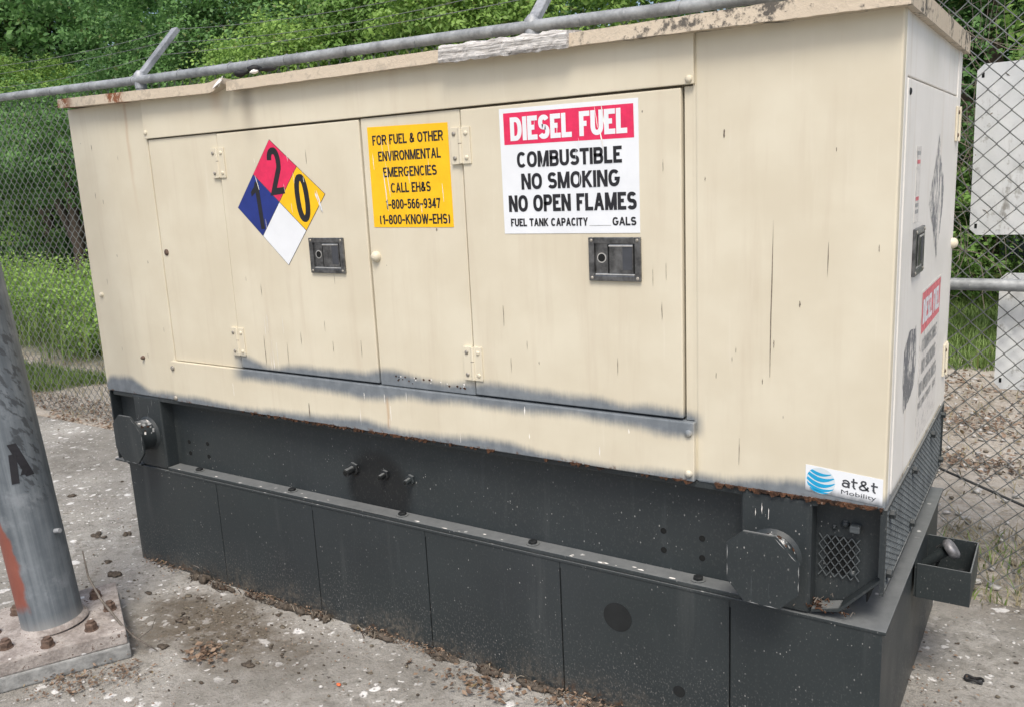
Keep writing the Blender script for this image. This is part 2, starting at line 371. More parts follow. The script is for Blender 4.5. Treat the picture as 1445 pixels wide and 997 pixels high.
# lettering: a built-in font outline laid on a plane  (place: (u, v) -> 3-d point)
def letters(mb, text, x0, x1, yc, cap, place, m, bold=.02, rot=0, space=1., nrm=(0, -1, 0)):
    bold *= 2.2
    cu = bpy.data.curves.new('t', 'FONT'); cu.body = text; cu.size = 1; cu.resolution_u = 3; cu.space_character = space
    ob = bpy.data.objects.new('t', cu); me = bpy.data.meshes.new_from_object(ob)
    P = np.array([v.co[:2] for v in me.vertices]); a = P.min(0); b = P.max(0)
    H = .73 if text.upper() == text else b[1] - a[1]
    y0 = 0 if text.upper() == text else a[1]
    sx = (x1 - x0) / (b[0] - a[0]); sy = cap / H; cx = (x0 + x1) / 2; c, s_ = math.cos(rot), math.sin(rot); vs = []
    for p in P:
        u = (p[0] - (a[0] + b[0]) / 2) * sx; v = (p[1] - y0) * sy - cap / 2
        vs.append(place(cx + u * c - v * s_, yc + u * s_ + v * c))
    off = Vector(place(1, 0)) - Vector(place(0, 0))
    e = bold * cap * .9; fs = [list(f.vertices) for f in me.polygons]
    for k, (dx, dy) in enumerate(((0, 0), (-1, 0), (1, 0), (-.5, .5), (.5, -.5)) if bold > 0 else ((0, 0),)):
        mv = off * dx * e + (Vector(place(0, 1)) - Vector(place(0, 0))) * dy * e + Vector(nrm) * .00007 * k
        mb.add([Vector(p) + mv for p in vs], fs, m)
    bpy.data.objects.remove(ob); bpy.data.curves.remove(cu); bpy.data.meshes.remove(me)
# bold grotesque capitals and figures drawn as strokes (centre lines in a unit box, then given a uniform width)
def arc(cx, cy, rx, ry, a0, a1, n=14, e=2.35):
    o = []
    for t in np.linspace(R(a0), R(a1), n):
        c, s_ = math.cos(t), math.sin(t); o.append((cx + rx * math.copysign(abs(c) ** (2 / e), c), cy + ry * math.copysign(abs(s_) ** (2 / e), s_)))
    return o
O_ = lambda cx, cy, rx, ry: arc(cx, cy, rx, ry, 90, 450, 30)
GL = {'A': (.80, [[(0, 0), (.5, 1)], [(1, 0), (.5, 1)], [(.17, .29), (.83, .29)]]), 'B': (.70, [[(0, .53), (.58, .53)] + arc(.60, .265, .40, .265, 90, -90) + [(0, 0), (0, 1)] + arc(.58, .765, .37, .235, 90, -90)]),
 'C': (.76, [arc(.5, .5, .5, .5, 42, 318, 26)]), 'D': (.74, [[(0, 0), (0, 1)] + arc(.42, .5, .58, .5, 90, -90, 20) + [(0, 0)]]), 'E': (.56, [[(1, 1), (0, 1), (0, 0), (1, 0)], [(0, .52), (.88, .52)]]),
 'F': (.54, [[(1, 1), (0, 1), (0, 0)], [(0, .50), (.86, .50)]]), 'G': (.80, [arc(.5, .5, .5, .5, 42, 335, 26) + [(1, .44), (.56, .44)]]), 'H': (.72, [[(0, 0), (0, 1)], [(1, 0), (1, 1)], [(0, .52), (1, .52)]]),
 'I': (.0, [[(0, 0), (0, 1)]]), 'K': (.72, [[(0, 0), (0, 1)], [(.98, 1), (0, .36)], [(.30, .58), (1, 0)]]), 'L': (.54, [[(0, 1), (0, 0), (1, 0)]]), 'M': (.94, [[(0, 0), (0, 1)], [(1, 0), (1, 1)], [(0.04, 1), (.5, 0)], [(.96, 1), (.5, 0)]]),
 'N': (.74, [[(0, 0), (0, 1)], [(1, 0), (1, 1)], [(.04, 1), (.96, 0)]]), 'O': (.82, [O_(.5, .5, .5, .5)]), 'P': (.66, [[(0, 0), (0, 1)] + arc(.56, .73, .44, .27, 90, -90) + [(0, .46)]]), 'R': (.72, [[(0, 0), (0, 1)] + arc(.56, .74, .42, .26, 90, -90) + [(0, .48)], [(.55, .48), (1, 0)]]),
 'S': (.68, [arc(.5, .745, .46, .255, 25, 270, 18) + arc(.5, .25, .5, .25, 90, -155, 18)]), 'T': (.66, [[(0, 1), (1, 1)], [(.5, 1), (.5, 0)]]), 'U': (.72, [[(0, 1)] + arc(.5, .36, .5, .36, 180, 360, 18) + [(1, 1)]]),
 'V': (.78, [[(0, 1), (.5, 0)], [(1, 1), (.5, 0)]]), 'W': (1.12, [[(0, 1), (.25, 0)], [(.5, 1), (.25, 0)], [(.5, 1), (.75, 0)], [(1, 1), (.75, 0)]]), 'Y': (.76, [[(0, 1), (.5, .38)], [(1, 1), (.5, .38)], [(.5, .45), (.5, 0)]]),
 '&': (.76, [[(1, 0), (.26, .62), (.18, .80), (.26, .95), (.44, 1), (.62, .94), (.66, .79), (.54, .62), (.12, .42), (.0, .24), (.08, .07), (.32, 0), (.62, .06), (.84, .24), (.93, .46)]]),
 '0': (.60, [O_(.5, .5, .5, .5)]), '1': (.30, [[(0, .78), (1, .90)], [(1, 0), (1, 1)]]), '2': (.60, [arc(.5, .71, .49, .29, 168, -30, 18) + [(0.0, .0), (1, 0)]]), '3': (.60, [arc(.48, .75, .44, .25, 150, -90) + arc(.48, .26, .5, .26, 90, -155)]),
 '4': (.62, [[(.75, 0), (.75, 1)], [(.75, 1), (.02, .27)], [(0, .24), (1, .24)]]), '5': (.60, [[(.92, 1), (.16, 1), (.08, .50)] + arc(.48, .33, .50, .33, 125, -155, 18)]), '6': (.60, [O_(.5, .31, .48, .31), arc(.56, .40, .54, .60, 186, 62, 14)]),
 '7': (.58, [[(0, 1), (1, 1)], [(1, 1), (.36, 0)]]), '8': (.60, [O_(.5, .76, .42, .24), O_(.5, .26, .5, .26)]), '9': (.60, [O_(.5, .69, .48, .31), arc(.44, .60, .54, .60, 6, -118, 14)]),
 '-': (.40, [[(0, .42), (1, .42)]]), '(': (.18, [arc(1.0, .45, 1.0, .62, 118, 242, 12, 2.)]), ')': (.18, [arc(0, .45, 1.0, .62, 62, -62, 12, 2.)]), ' ': (.14, []), 'a': (.52, [[(1, 0)] + [(1, .44)] + arc(.5, .44, .5, .27, 0, 160, 12, 2.1), O_(.46, .21, .46, .21)]), 't': (.40, [[(.34, 1), (.34, .26)] + arc(.70, .26, .36, .26, 180, 285, 10, 2.), [(0, .70), (1, .70)]])}
def sans(mb, text, x0, x1, yc, cap, place, m, th=.19, rot=0, nrm=(0, -1, 0), gap=.075):
    T = th * cap; gs = [GL[c] for c in text]; W = sum(g_[0] for g_ in gs) + gap * (len(gs) - 1); sx = ((x1 - x0) - T * len(gs)) / W
    x = x0 + T / 2; cx = (x0 + x1) / 2; co, si = math.cos(rot), math.sin(rot); k = 0; nv = Vector(nrm)
    for wd, strokes in gs:
        for st in strokes:
            P = [Vector((x + px_ * wd * sx, T / 2 + py_ * (cap - T), 0)) for px_, py_ in st]
            closed = (P[0] - P[-1]).length < 1e-6; n = len(P); A, B_ = [], []
            if n == 2 and abs(P[1].y - P[0].y) > cap * .3:          # straight stem or diagonal with level ends
                for (px_, py_), v in zip(st, P): v.y = 0 if py_ == 0 else cap if py_ == 1 else v.y
                hx = T / 2 * (P[1] - P[0]).length / abs(P[1].y - P[0].y); hx = T / 2 if abs(P[1].x - P[0].x) < 1e-9 else hx * .92
                A = [v + Vector((hx, 0, 0)) for v in P]; B_ = [v - Vector((hx, 0, 0)) for v in P]
            else:
                for i, j_ in ((0, 1), (n - 1, n - 2)):              # run open ends out to the edge of the letter box
                    if not closed and (abs(st[i][0] - st[j_][0]) < 1e-6 or abs(st[i][1] - st[j_][1]) < 1e-6) and (st[i][0] in (0, 1) or st[i][1] in (0, 1)): P[i] = P[i] + (P[i] - P[j_]).normalized() * T / 2
                for i in range(n):
                    a = P[i - 1] if i else (P[n - 2] if closed else None); b_ = P[i + 1] if i < n - 1 else (P[1] if closed else None)
                    d0 = (P[i] - a).normalized() if a is not None else None; d1 = (b_ - P[i]).normalized() if b_ is not None else None
                    d0 = d0 or d1; d1 = d1 or d0; n0 = Vector((-d0.y, d0.x, 0)); n1 = Vector((-d1.y, d1.x, 0)); mm = (n0 + n1)
                    mm = mm.normalized() if mm.length > .2 else n0; q = mm * (T / 2) / max(.5, mm.dot(n0))
                    A.append(P[i] + q); B_.append(P[i] - q)
            vs = []
            for v in A + B_:
                u, w_ = v.x - cx, min(cap, max(0, v.y)) - cap / 2
                vs.append(Vector(place(cx + u * co - w_ * si, yc + u * si + w_ * co)) + nv * (.00003 * (k % 7)))
            mb.add(vs, [[i, i + 1, n + i + 1, n + i] for i in range(n - 1)], m); k += 1
        x += wd * sx + gap * sx + T
def slivers(mb, n, x0, x1, z0, z1, wid, length, place, m, lean=.0):
    for _ in range(n):
        x = random.uniform(x0, x1); L = random.uniform(*length); wd = random.uniform(*wid); z = random.uniform(z0, z1)
        za, zb = max(z - L / 2, z0), min(z + L / 2, z1)
        P = []
        k = 5
        for i in range(k + 1):
            t = i / k; P.append((x + lean * (zb - za) * (t - .5) + random.gauss(0, wd * .15) + wd / 2 * math.sin(math.pi * (t * .86 + .07)), za + (zb - za) * t))
        for i in range(k, -1, -1):
            t = i / k; P.append((x + lean * (zb - za) * (t - .5) + random.gauss(0, wd * .15) - wd / 2 * math.sin(math.pi * (t * .86 + .07)), za + (zb - za) * t))
        mb.poly([place(*p) for p in P], m)

# ================================================================== SETTING
def sheet(name, x0, x1, y0, y1, z, mat, step, amp):
    nx = int((x1 - x0) / step) + 1; ny = int((y1 - y0) / step) + 1
    X, Y = np.meshgrid(np.linspace(x0, x1, nx), np.linspace(y0, y1, ny))
    Z = z + amp * (np.sin(X * 2.1 + Y * .7) * .5 + np.sin(X * .9 - Y * 2.6 + 1) * .5 + np.sin(X * 5.3 + Y * 4.1) * .3)
    V = np.stack([X, Y, Z], -1).reshape(-1, 3); i = np.arange(nx * ny).reshape(ny, nx)
    F = np.stack([i[:-1, :-1], i[:-1, 1:], i[1:, 1:], i[1:, :-1]], -1).reshape(-1, 4)
    return tag(npmesh(name, V, F, mat, smooth=True), kind='structure')
sheet('ground', -150, 150, -150, 150, -.03, 'dirt', 2.0, .01)
mb = MB(); mb.box((-9, -9, -.12), (8, 1.17, -.002), 'slab', .012); tag(mb.build('concrete_slab'), kind='structure')

# ================================================================== GENERATOR
gen = thing('standby_generator', 'large cream and slate grey diesel standby generator standing on the concrete slab', 'generator')
def part(name, mb, parent=gen, label=None):
    o = mb.build(name, parent)
    if label: o['label'] = label
    return o
L, D, ZB, ZT = 3.0, 1.045, .73, 1.846
# --- fuel tank base
b = MB(); b.box((.085, .012, 0.0), (3.002, 1.04, .40), 'slate', .004)
seams = [.076, .624, 1.134, 1.638, 2.133, 2.638, 3.008]
for a, c in zip(seams, seams[1:]): b.box((a + .0022, 0.0, 0.001), (c - .0022, .0125, .4195), 'slate', .0015)
b.box((.10, .002, .4), (2.995, 1.03, .418), 'slate', 0)
b.box((.07, -.0025, .4198), (3.014, 1.05, .4285), 'slate', .002)
tank = part('fuel_tank', b)
for (cx, cz, r) in ((2.315, .291, .043), (2.497, .115, .017)):
    b = MB(); b.tube([(cx, .0012, cz), (cx, -.0012, cz)], r, 'port', 28, smooth=False); part('sealed_port', b, tank)
# --- skid channel
b = MB()
b.box((.03, .056, .428), (2.85, .95, .728), 'slate', .003)
b.box((.34, -.002, .430), (2.668, .0555, .4435), 'slate', .003)
b.box((.03, .004, .712), (2.85, .0555, .7285), 'slate', .002)
b.box((.004, .002, .436), (.012, .95, .7275), 'slate', .001); b.box((.0125, .045, .44), (.164, .054, .725), 'slate'); b.box((.0, -.012, .4295), (.18, .054, .4355), 'slate', .001); b.box((2.85, .30, .431), (2.90, .95, .728), 'dark')  # last box is black, painted in for the shaded interior
skid = part('skid_channel', b)
for p in ((.496, .028), (1.011, .028), (1.525, .028), (2.027, .028), (2.542, .028)): b = MB(); b.hexbolt((p[0], p[1], .4437), (0, 0, 1), .014, .010, 'port'); b.tube([(p[0], p[1], .4437), (p[0], p[1], .4455)], .021, 'slate', 14); part('flange_bolt', b, skid)
for (cx, cz) in ((.436, .543), (.549, .549), (.436, .496), (.548, .497), (2.453, .551), (2.453, .495), (2.563, .55), (2.563, .494)):
    b = MB(); b.tube([(cx - .02, .0563, cz), (cx - .02, .0545, cz)], .0085, 'dark', 16, smooth=False); part('bolt_hole', b, skid)
for (cx, cz, l, r) in ((1.30, .562, .035, .016), (1.44, .562, .022, .012), (1.55, .562, .022, .012)):
    b = MB(); b.hexbolt((cx, .056, cz), (0, -1, 0), r * 1.5, .010, 'slate'); b.tube([(cx, .05, cz), (cx, .046 - l, cz - .003)], r * .8, 'slate', 12); b.tube([(cx, .0455 - l, cz - .003), (cx, .044 - l, cz - .003)], r * .5, 'dark', 10); part('drain_stub', b, skid)
F8 = lambda u, v: (u, -.0944, v)
# --- lifting blocks with octagonal capped pipes
for (x0, x1, cx, cz, rr) in ((.165, .335, .245, .573, .093), (2.664, 2.838, 2.748, .568, .090)):
    b = MB()
    b.box((x0, .0, .4305), (x1, .10, .7275), 'slate', .012, seg=3)
    lift = part('lifting_bracket', b)
    c2 = MB(); c2.tube([(cx, .001, cz), (cx, -.085, cz)], .060, 'slate', 28)
    c2.tube([(cx, .0, cz), (cx, -.010, cz)], [.070, .061], 'slate', 28, cap=False)
    o8 = [(cx + rr * sx, -.085, cz + rr * sz) for sx, sz in ((-.52, 1.02), (.30, 1.02), (.97, .36), (.97, -.50), (.48, -1.02), (-.50, -1.0), (-.97, -.46), (-.97, .62))]
    c2.prism(o8, (0, -.009, 0), 'slate', .0012)
    part('octagonal_cap', c2, lift)
    c3 = MB()
    for p, q in ((7, 6), (2, 3), (1, 2), (4, 5)):
        A_, Q_ = np.array(o8[p]), np.array(o8[q]); cen = np.array((cx, -.085, cz))
        for t0_, t1_ in ((.05, .45), (.55, .9)):
            e0, e1 = A_ + (Q_ - A_) * t0_, A_ + (Q_ - A_) * t1_; ins = (cen - (A_ + Q_) / 2); ins = ins / np.linalg.norm(ins) * .0022; dy = np.array((0, -.0094, 0))
            c3.poly([tuple(e0 + dy + ins * .6), tuple((e0 + e1) / 2 + dy + ins * .4), tuple(e1 + dy + ins * .6), tuple((e0 + e1) / 2 + dy + ins * 1.4)], 'sill')
    slivers(c3, 2, cx - rr * .75, cx + rr * .4, cz - rr * .8, cz + rr * .6, (.0005, .0008), (.03, .06), F8, 'screenwire')
    for k in range(60):
        a = R(random.gauss(72, 28)); r0 = .0610; yy = random.uniform(-.08, -.01); s_ = random.uniform(.002, .008)
        P = [(cx + (r0) * math.cos(a + t) , yy + q, cz + r0 * math.sin(a + t)) for t, q in [(s_ / r0 * math.cos(h) * random.uniform(.5, 1.3), s_ * math.sin(h) * random.uniform(.5, 1.6)) for h in (0, .9, 1.9, 2.9, 3.9, 5.)]]
        c3.poly(P, ('chip', 'sill', 'sill', 'sill', 'rust')[k % 5])
    part('chipped_paint', c3, lift)
# --- right end panel under the enclosure, with a mesh window
b = MB()
pl = [(2.838, .052, .445), (2.905, .052, .462), (2.996, .052, .556), (2.996, .052, .716), (2.838, .052, .716)]
b.prism(pl, (0, .006, 0), 'slate')
b.prism([(2.84, .050, .445), (2.905, .050, .462), (2.996, .050, .556), (2.996, .050, .549), (2.908, .050, .453), (2.84, .050, .437)], (0, -.048, 0), 'slate', .001)
b.prism([(2.990, .0515, .56), (2.9975, .0515, .56), (2.9975, .0515, .716), (2.990, .0515, .716)], (0, -.048, 0), 'slate', .001)
endp = part('end_panel', b)
b = MB()
def expanded(mb, o, u, v, U, Vv, cw, ch, r, n, m):
    """diamond expanded-metal: o origin, u/v unit axes, U x V size, n = normal"""
    o, u, v, n = map(Vector, (o, u, v, n)); nx = int(U / cw); nz = int(Vv / ch)
    for i in range(nx * 2):
        mb.tube([o + u * (cw / 4 + i * cw / 2 + (cw / 4 if (k + i) % 2 else -cw / 4)) + v * (k * ch / 2) for k in range(nz * 2 + 1)], r, m, 4, False, False)
bb = (2.846, 2.941); zz = (.520, .632)
b.prism([(2.860 + .004 * k, .0518, z) for k, z in ((0, .535), (4, .527), (12, .527), (17, .54), (17, .615), (11, .625), (3, .625), (0, .61))], (0, -.0008, 0), 'dark')  # flat black patch painted in for the shade behind the window
expanded(b, (bb[0], .0465, zz[0]), (1, 0, 0), (0, 0, 1), .095, .118, .0190, .0270, .0017, (0, -1, 0), 'screenwire')
part('mesh_window', b, endp)
for (x, z, r) in ((2.905, .66, .010), (2.925, .535, .009), (2.880, .648, .006)): b = MB(); b.hexbolt((x, .052, z), (0, -1, 0), r, .010, 'slate', True); part('panel_bolt', b, endp)
b = MB(); b.box((2.918, .03, .648), (2.942, .052, .666), 'screenwire', .004); part('panel_clip', b, endp)
# --- side screen of expanded metal
b = MB()
expanded(b, (3.0, .012, .523), (0, 1, 0), (0, 0, 1), 1.02, .20, .032, .0150, .0021, (1, 0, 0), 'screenwire')
b.box((2.994, .004, .722), (3.0035, 1.04, .7285), 'slate'); b.box((2.994, .004, .515), (3.0035, 1.04, .523), 'slate', .001)
for y in (.004, 1.028): b.box((2.994, y, .5235), (3.0035, y + .008, .7215), 'slate')
for (y, z) in ((.06, .70), (.05, .555), (.40, .70), (.40, .55), (.75, .70), (.98, .70), (.98, .55)): b.hexbolt((3.003, y, z), (1, 0, 0), .011, .012, 'slate')
b.box((2.955, .07, .46), (2.958, 1.0, .715), 'dark')  # black sheet added in place of the shade behind the screen
part('side_screen', b)
# --- fuel fill box on the tank's right side
b = MB(); X0, X1, Y0, Y1, z0, z1 = 3.0145, 3.150, .475, .70, .300, .402
b.box((X0, Y0, z0), (X1, Y0 + .004, z1), 'slate', .001); b.box((X0, Y1 - .004, z0), (X1, Y1, z1), 'slate', .001)
b.box((X1 - .004, Y0 + .0041, z0), (X1, Y1 - .0041, z1), 'slate', .001); b.box((X0, Y0 + .0041, z0), (X1 - .0041, Y1 - .0041, z0 + .004), 'slate')
b.box((3.0085, Y0 + .0041, z0), (X0 - .0005, Y1 - .0041, z1 + .02), 'slate')
fb = part('fuel_fill_box', b)
b = MB(); b.tube([(3.016, .60, .345), (3.06, .59, .392), (3.074, .588, .404)], .014, 'slate', 16); b.tube([(3.05, .60, .345), (3.062, .60, .39), (3.058, .605, .418), (3.048, .60, .405)], .004, 'port', 6); b.tube([(3.02, .52, .33), (3.08, .53, .36), (3.12, .60, .35)], .006, 'port', 8); part('filler_neck', b, fb)
b = MB(); ax = Vector((.80, .10, .60)).normalized(); p0 = Vector((3.080, .586, .408))
b.tube([p0, p0 + ax * .004, p0 + ax * .017, p0 + ax * .022], [.026, .030, .030, .024], 'cap', 24); part('filler_cap', b, fb)
# --- enclosure body
b = MB()
b.box((.006, .032, ZB + .002), (2.985, D - .004, ZT), 'cream')
b.box((0, 0, ZB), (.4735, .0315, ZT), 'cream', .004)
b.box((2.5502, 0, ZB), (2.9995, .0315, ZT), 'cream', .005)
b.box((.482, -.002, .8905), (.853, .0315, 1.7035), 'cream', .002)
b.box((1.5055, -.002, .8905), (1.8705, .0315, 1.7035), 'cream', .003)
b.box((2.5225, .004, .8905), (2.5505, .0315, 1.7035), 'cream')
b.box((2.544, .0025, ZB + .004), (2.556, .02, ZT - .01), 'cream'); b.box((.4745, .004, .8905), (.4815, .0315, 1.7035), 'cream')
# right end
b.box((2.9855, .0316, ZB), (2.9995, .058, 1.835), 'chalk', .001); b.box((2.9855, .972, ZB), (3.001, D, 1.835), 'chalk', .003)
b.box((2.9855, .0585, 1.688), (2.998, .9715, 1.835), 'chalk', .002)
b.box((2.9855, .0585, ZB), (2.998, .9715, .742), 'cream')
body = part('enclosure_body', b)
b = MB(); b.box((.472, -.009, 1.7075), (2.5495, .030, ZT - .002), 'cream', .002)
ut = part('upper_trim', b)
for (x, z) in ((.482, 1.729), (2.538, 1.719)): b = MB(); b.hexbolt((x, -.009, z), (0, -1, 0), .009, .006, 'cream', True); part('bolt', b, ut)
b = MB(); b.box((.460, -.014, .7325), (2.5485, .030, .8880), 'cream', .0025)
lt = part('lower_trim', b)
for (x, z) in ((.472, .862), (.468, .745), (2.534, .860), (2.534, .752)): b = MB(); b.hexbolt((x, -.014, z), (0, -1, 0), .010, .008, 'cream' if x > 2 else 'zinc', True); part('bolt', b, lt)
# --- doors
def hinge(parent, xc, zc):
    h = MB()
    h.box((xc - .033, -.0105, zc - .05), (xc - .004, -.0015, zc + .05), 'cream', .0015); h.box((xc + .004, -.0105, zc - .05), (xc + .033, -.0055, zc + .05), 'cream', .0015)
    h.tube([(xc, -.010, zc - .048), (xc, -.010, zc + .005)], .0058, 'cream', 10); h.tube([(xc, -.010, zc + .007), (xc, -.010, zc + .048)], .0058, 'cream', 10)
    h.box((xc - .006, -.0122, zc + .004), (xc + .004, -.010, zc + .008), 'scratch')
    for sx in (-.02, .02):
        for sz in (-.033, .033): h.hexbolt((xc + sx, -.0105, zc + sz), (0, -1, 0), .0065, .004, 'zinc' if sx < 0 else 'cream', True)
    part('hinge', h, parent)
def latch(parent, x0, x1, z0, z1, T):
    """paddle latch: T maps (u along the face, depth out of it, z)"""
    h = MB(); W = x1 - x0; H = z1 - z0
    def bx(u0, u1, w0, w1, d0, d1, m, bev=.001):
        a, c = T(x0 + u0 * W, d0, z0 + w0 * H), T(x0 + u1 * W, d1, z0 + w1 * H)
        h.box([min(p, q) for p, q in zip(a, c)], [max(p, q) for p, q in zip(a, c)], m, bev)
    bx(0, .11, 0, 1, 0, .008, 'latch', .002); bx(.89, 1, 0, 1, 0, .008, 'latch', .002)
    bx(.111, .889, .86, 1, 0, .008, 'latch', .002); bx(.111, .889, 0, .13, 0, .008, 'latch', .002)
    bx(.111, .889, .131, .859, 0, .0015, 'latch', 0)
    bx(.40, .86, .17, .84, .0016, .0065, 'latch', .002); bx(.66, .84, .26, .78, .0066, .0075, 'ink', .0005)
    bx(.40, .86, .79, .83, .0066, .009, 'bright', .001); bx(.12, .88, .135, .17, .0016, .006, 'bright', .001)  # edge highlights put into the colour as brighter bars
    bx(.36, .395, .17, .84, .0016, .003, 'dark', 0); bx(.862, .885, .17, .84, .0016, .003, 'dark', 0)
    c0 = Vector(T(x0 + .24 * W, .0016, z0 + .53 * H)); c1 = Vector(T(x0 + .24 * W, .0026, z0 + .53 * H))
    h.tube([c0, c1], .0135 * H / .115, 'bright', 20, smooth=False); h.tube([c0, c1 + (c1 - c0) * .5], .0105 * H / .115, 'dark', 20, smooth=False)
    for u in (.06, .94):
        for w_ in (.07, .93):
            p = Vector(T(x0 + u * W, .008, z0 + w_ * H)); h.hexbolt(p, Vector(T(0, 1, 0)) - Vector(T(0, 0, 0)), .0045, .002, 'zinc', True)
    part('paddle_latch', h, parent)
front = lambda d: (lambda u, dd, z: (u, d - dd, z))
doors = []
for (x0, x1, hx, lx) in ((.8575, 1.5005, .856, (1.254, 1.402)), (1.875, 2.5165, 1.8727, (2.264, 2.410))):
    b = MB(); b.box((x0, -.006, .8945), (x1, .014, 1.7015), 'cream', .004, seg=3)
    d_ = part('door', b); doors.append(d_)
    hinge(d_, hx, 1.605); hinge(d_, hx, .987)
    latch(d_, lx[0], lx[1], 1.240, 1.352, front(-.0061))
doors[0]['label'] = 'cream door carrying the red, blue, yellow and white diamond sign'; doors[1]['label'] = 'cream door carrying the white and red fuel sign'
b = MB(); b.hexbolt((1.528, -.002, 1.294), (0, -1, 0), .017, .018, 'cream', True); part('bumper_knob', b, body)
for p, r, h, m in (((.507, -.002, 1.299), .012, .006, 'bolt'), ((.056, 0, 1.126), .010, .012, 'cream'), ((.277, 0, .886), .008, .014, 'bolt')): b = MB(); b.hexbolt(p, (0, -1, 0), r, h, m, True); part('screw', b, body)
# --- door on the right end
b = MB(); b.box((2.988, .0625, .746), (3.0015, .9685, 1.6825), 'chalk', .003)
ed = part('end_door', b)
side = lambda u, dd, z: (3.0016 + dd, u, z)
latch(ed, .215, .355, 1.237, 1.350, side)
for z in (1.605, .885):
    h = MB(); h.box((3.0018, .935, z - .05), (3.008, .968, z + .05), 'cream', .0015); h.box((3.0018, .978, z - .05), (3.008, 1.012, z + .05), 'cream', .0015)
    h.tube([(3.007, .973, z - .05), (3.007, .973, z + .05)], .0065, 'cream', 10)
    for yy in (.95, .997):
        for sz in (-.033, .033): h.hexbolt((3.008, yy, z + sz), (1, 0, 0), .006, .004, 'bolt', True)
    part('hinge', h, ed)
b = MB(); b.hexbolt((3.0016, .085, 1.655), (1, 0, 0), .008, .004, 'port', True); part('screw', b, ed)
b = MB(); b.hexbolt((3.001, 1.02, 1.245), (1, 0, 0), .017, .018, 'cream', True); part('bumper_knob', b, ed)
# --- roof
def roofz(x): return np.interp(x, [0, .95, 1.8, 2.65, 3.0], [1.850, 1.828, 1.826, 1.818, 1.815])
b = MB()
def roofseg(x0, x1, n, curl=False):
    vs = []; fs = []
    for i in range(n + 1):
        x = x0 + (x1 - x0) * i / n; zb_ = float(roofz(x)) + random.gauss(0, .0004); h = .033 + .001 * math.sin(x * 5) + .010 * max(0, x - 2.3); yo = -.042 + .001 * math.sin(x * 9)
        t = max(0, (x - (x1 - .085)) / .085) if curl else 0
        vs += [(x, yo - .010 * t, zb_ + .024 * t * t), (x, yo + .003 - .014 * t, zb_ + h + .010 * t), (x, yo + .05, zb_ + h + .006), (x, 1.09, zb_ + h + .012), (x, 1.092, zb_), (x, yo + .006, zb_ + .001 + .02 * t)]
        if i < n:
            o = i * 6
            for k in range(6): fs.append([o + k, o + 6 + k, o + 6 + (k + 1) % 6, o + (k + 1) % 6])
    fs.append([5, 4, 3, 2, 1, 0]); e = n * 6; fs.append([e, e + 1, e + 2, e + 3, e + 4, e + 5])
    b.add(vs, fs, 'roof')
roofseg(.010, .968, 40, True); roofseg(.9745, 3.015, 80)
roof = part('roof', b)
b = MB()
for (x0, z0, dx) in ((.925, 1.838, .045), (.955, 1.842, .022)):
    b.prism([(x0, -.056, z0), (x0 + dx, -.062, z0 + .015), (x0 + dx * .9, -.052, z0 + .032), (x0 + .004, -.05, z0 + .012)], (0, .004, 0), 'chip')
part('torn_lip', b, roof, 'pale torn and curled bit of the roof lip')
b = MB(); n = 34; vs = []; fs = []
for i in range(n + 1):
    x = 1.847 + .394 * i / n; zb_ = float(roofz(x)); u = random.gauss; lump = .003 * math.sin(i * .9) + .002 * math.sin(i * 2.3)
    vs += [(x, -.050 + u(0, .0008), zb_ - .004 + lump * .5 + u(0, .0005)), (x, -.054 + u(0, .0012), zb_ + .004 + u(0, .0006)), (x, -.053 + u(0, .0014), zb_ + .016 + u(0, .0015)), (x, -.054 + u(0, .0012), zb_ + .028 + u(0, .001)), (x, -.048, zb_ + .040 + lump + u(0, .0008)), (x, .03, zb_ + .047 + lump), (x, .03, zb_ + .039), (x, -.038, zb_ + .0)]
    if i < n:
        for k in range(8): fs.append([i * 8 + k, i * 8 + 8 + k, i * 8 + 8 + (k + 1) % 8, i * 8 + (k + 1) % 8])
fs.append(list(range(8))[::-1]); fs.append([n * 8 + k for k in range(8)])
b.add(vs, fs, 'patch'); part('edge_patch', b, roof, 'pale weathered strip wrapped over the roof edge')
# --- rusted lower edge of the enclosure
b = MB(); x = .80
while x < 2.99:
    wd = random.uniform(.008, .035); dens = .95 if (1.05 < x < 1.75 or 2.62 < x < 2.96) else .3
    if random.random() < dens:
        t = random.uniform(.003, .012); y = random.uniform(-.013, -.002) if x < 2.548 else random.uniform(-.003, .004)
        y = y - .006
        b.prism([(x, y, .7335 + random.uniform(0, .003)), (x + wd, y, .7335 + random.uniform(0, .003)), (x + wd * .8, y, .7335 - t * random.random()), (x + wd * .3, y, .7335 - t)], (0, random.uniform(.006, .018), 0), 'rust')
    x += wd * .5
part('rusted_edge', b, body)
b = MB()
for k in range(55):
    x = random.gauss(2.868, .028); z = .443 + abs(random.gauss(0, .010)); y = random.uniform(-.004, .045)
    a = random.uniform(0, 6.3); l = random.uniform(.008, .03)
    b.tube([(x, y, z), (x + math.cos(a) * l * .5, y + random.gauss(0, .006), z + .004), (x + math.cos(a) * l, y + random.gauss(0, .006), z + math.sin(a) * l * .3)], random.uniform(.0010, .0022), 'rust' if k % 3 else 'twig', 5)
part('debris_nest', b, endp)
